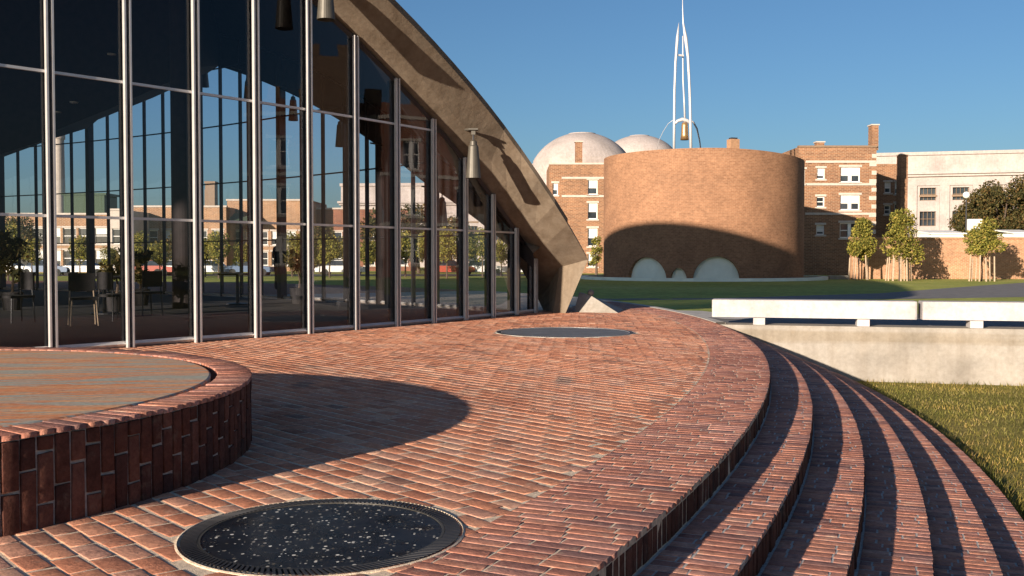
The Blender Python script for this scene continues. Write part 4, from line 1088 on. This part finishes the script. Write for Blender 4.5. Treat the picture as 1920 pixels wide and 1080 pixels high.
# street trees beyond the auditorium
base_tree = None; rt = random.Random(3); nth = 0
spots = [(15,70,1.0),(60,84,.9),(150,82,.95),(205,78,.8),(262,84,1),(300,80,.9),(385,84,.95),(410,79,1.05),(455,86,.9),(548,84,1.0),(575,90,.9),(618,82,1.1),(655,88,1.0),(690,80,.95),(760,84,1.1),(800,88,1.0),(838,80,1.05),(872,86,1),(905,82,1.05),(940,88,1),(975,84,.95)]
for i, (xp, Z, s) in enumerate(spots):
    x_ = px2(xp, Z)
    if base_tree is None:
        st = tree('street_tree', (x_, Z, GZ0), 1.6, rand_lobes(2.9, 3.0, 1.3, 16, 55), 2600, .10, M['leaf_yellow'], 'yellow-green street tree through the glass, leftmost of its row', 'tree', 'street trees beyond the auditorium', seed=40, tr=.07)
        base_tree = st
    else:
        nth += 1; st = copy_tree(base_tree); st['label'] = 'yellow-green street tree through the glass, %s from the left' % ORD[nth]; st.location = (x_, Z, GZ0); st.rotation_euler = (0,0,rt.uniform(0,6.28)); st.scale = (s*.85, s*.85, s*.8*rt.uniform(.95,1.2))
# a darker row behind
bt2 = tree('elm_tree', (px2(35,96), 96, GZ0), 2.0, rand_lobes(4.6, 4.4, 1.2, 18, 66), 4000, .13, M['leaf_olive'], 'dark elm tree beyond the auditorium, leftmost of its kind', 'tree', 'dark elms beyond the auditorium', seed=41, tr=.12)
for n_, (xp, Z, s) in enumerate(((340,98,.8),(600,104,.9),(715,102,1.2),(785,106,1.3),(860,104,1.05))):
    st = copy_tree(bt2); st['label'] = 'dark elm tree beyond the auditorium, %s from the left' % ORD[n_+1]; st.location = (px2(xp,Z), Z, GZ0); st.rotation_euler = (0,0,xp*.1); st.scale = (s,s,s)

# ------------------------------------------------------------------ parked cars on the far street
def paint(name, col):
    m, t, p, n, l = newmat(name); l.new(ramp(t, [(.3, tuple(x*.92 for x in col)), (.7, col)], noise(t, 2, 2)), p.inputs['Base Color'])
    p.inputs['Roughness'].default_value = .3; p.inputs['Coat Weight'].default_value = .5; return m
M['car_white'] = paint('car_white', (.72,.70,.66)); M['car_red'] = paint('car_red', (.35,.06,.035)); M['car_blue'] = paint('car_blue', (.08,.13,.22))
def car(loc, mat, label):
    e_ = empty('parked_car', loc, label, 'car', 'cars parked beyond the auditorium'); x, y, z = loc
    pr = [(-2.3,.35),(-2.35,.62),(-2.2,.82),(-1.3,.92),(1.2,.92),(2.15,.80),(2.3,.6),(2.25,.35)]
    v = [(x+a, y+s*.82, z+b_) for s in (-1,1) for a, b_ in pr]; n = len(pr)
    f = [tuple(range(n)), tuple(range(n,2*n))[::-1]]+[(i,n+i,n+(i+1)%n,(i+1)%n) for i in range(n)]
    mk('body', v, f, mat, e_)
    pr = [(-1.5,.9),(-1.1,1.38),(.35,1.40),(1.0,.9)]; v = [(x+a, y+s*(.74 if b_ < 1 else .6), z+b_) for s in (-1,1) for a, b_ in pr]
    mk('windows', v, [(0,1,2,3),(7,6,5,4),(0,4,5,1),(2,6,7,3)], M['window_glass'], e_)
    MB().box((x-.37, y, z+1.41), (1.5, 1.22, .05)).build('roof', mat, e_)
    for a in (-1.4, 1.4):
        for s in (-1, 1):
            MB().tube([(x+a, y+s*.65, z+.32), (x+a, y+s*.84, z+.32)], .32, 16).build('wheel', M['rubber'], e_)
    return e_
proto = {}
for i, (xp, c_) in enumerate(((22,'car_white'),(88,'car_blue'),(160,'car_white'),(285,'car_red'),(330,'car_white'),(400,'car_white'),(470,'car_blue'),(640,'car_white'),(845,'car_red'),(905,'car_white'),(985,'car_white'))):
    Z = 92.; names = {'car_white':'white','car_red':'dark red','car_blue':'dark blue'}
    loc = (px2(xp, Z), Z+random.uniform(-.3,.3), GZ0)
    cnt = sum(1 for o_ in bpy.data.objects if o_.get('category') == 'car' and names[c_]+' saloon' in o_['label'])
    if c_ not in proto: proto[c_] = car(loc, M[c_], '%s saloon car on the street through the glass, leftmost of its colour' % names[c_])
    else: k = copy_tree(proto[c_]); k.location = loc; k['label'] = '%s saloon car seen through the glass, %s of its colour from the left' % (names[c_], ORD[cnt])
strip('street', [(-70,89.5),(0,89.5),(3,89.5)], [(-70,99),(0,99),(3,99)], M['asphalt'], sub=4)

# ------------------------------------------------------------------ person standing inside, seen against the far glass
def person(loc, az, label, hgt=1.75):
    e_ = empty('person', loc, label, 'person')
    s = hgt/1.75
    J = {'pel':(0,0,.95),'sp':(0,.0,1.15),'ch':(0,.01,1.36),'nk':(0,.01,1.50),'hd0':(0,-.02,1.58),'hd':(0,-.03,1.66),'top':(0,-.01,1.73),
         'sl':(.17,.01,1.43),'el':(.23,.03,1.14),'wl':(.20,-.16,.96),'hl':(.17,-.24,.95),'sr':(-.17,.01,1.43),'er':(-.24,.04,1.14),'wr':(-.18,-.17,1.0),'hr':(-.13,-.25,1.0),
         'tl':(.10,0,.90),'kl':(.11,-.02,.50),'al':(.11,.02,.09),'fl':(.12,-.15,.04),'tr':(-.10,0,.90),'kr':(-.12,-.01,.50),'ar':(-.13,.03,.09),'fr':(-.15,-.14,.04)}
    Rd = {'pel':(.15,.11),'sp':(.135,.10),'ch':(.16,.11),'nk':(.055,.055),'hd0':(.065,.07),'hd':(.082,.095),'top':(.06,.065),'sl':(.065,.06),'el':(.045,.045),'wl':(.03,.03),'hl':(.035,.025),
          'sr':(.065,.06),'er':(.045,.045),'wr':(.03,.03),'hr':(.035,.025),'tl':(.095,.10),'kl':(.06,.065),'al':(.045,.05),'fl':(.04,.03),'tr':(.095,.10),'kr':(.06,.065),'ar':(.045,.05),'fr':(.04,.03)}
    Ed = [('pel','sp'),('sp','ch'),('ch','nk'),('nk','hd0'),('hd0','hd'),('hd','top'),('ch','sl'),('sl','el'),('el','wl'),('wl','hl'),('ch','sr'),('sr','er'),('er','wr'),('wr','hr'),
          ('pel','tl'),('tl','kl'),('kl','al'),('al','fl'),('pel','tr'),('tr','kr'),('kr','ar'),('ar','fr')]
    ks = list(J); me = bpy.data.meshes.new('body'); me.from_pydata([tuple(c*s for c in J[k]) for k in ks], [(ks.index(a), ks.index(b_)) for a, b_ in Ed], [])
    o = bpy.data.objects.new('body', me); COL.objects.link(o); o.parent = e_; me.materials.append(M['cloth'])
    sk = o.modifiers.new('skin', 'SKIN')
    if not me.skin_vertices: me.attributes.new
    for i, k in enumerate(ks):
        sv = me.skin_vertices[0].data[i]; sv.radius = (Rd[k][0]*s, Rd[k][1]*s); sv.use_root = (k == 'pel')
    o.modifiers.new('sub', 'SUBSURF').levels = 2; o.modifiers['sub'].render_levels = 2
    WL[o.name] = Vector(loc)
    hb = MB(); hb.lathe((0,-.005,1.60*s), [(.088,0),(.098,.05),(.092,.10),(.06,.145),(.001,.165)], 16)
    h_ = mk('hair', np.array(hb.v)+np.array(loc), hb.f, M['hair'], e_, smooth=True)
    e_.rotation_euler = (0,0,az)
    return e_
try:
    pp = (px2(521, 33.5), 33.5, .006)
    person(pp, 2.4, 'person in dark clothes standing inside the glass hall')
except Exception as ex: print('person failed', ex)
# bright bowl-like lamp/paper the person stands by
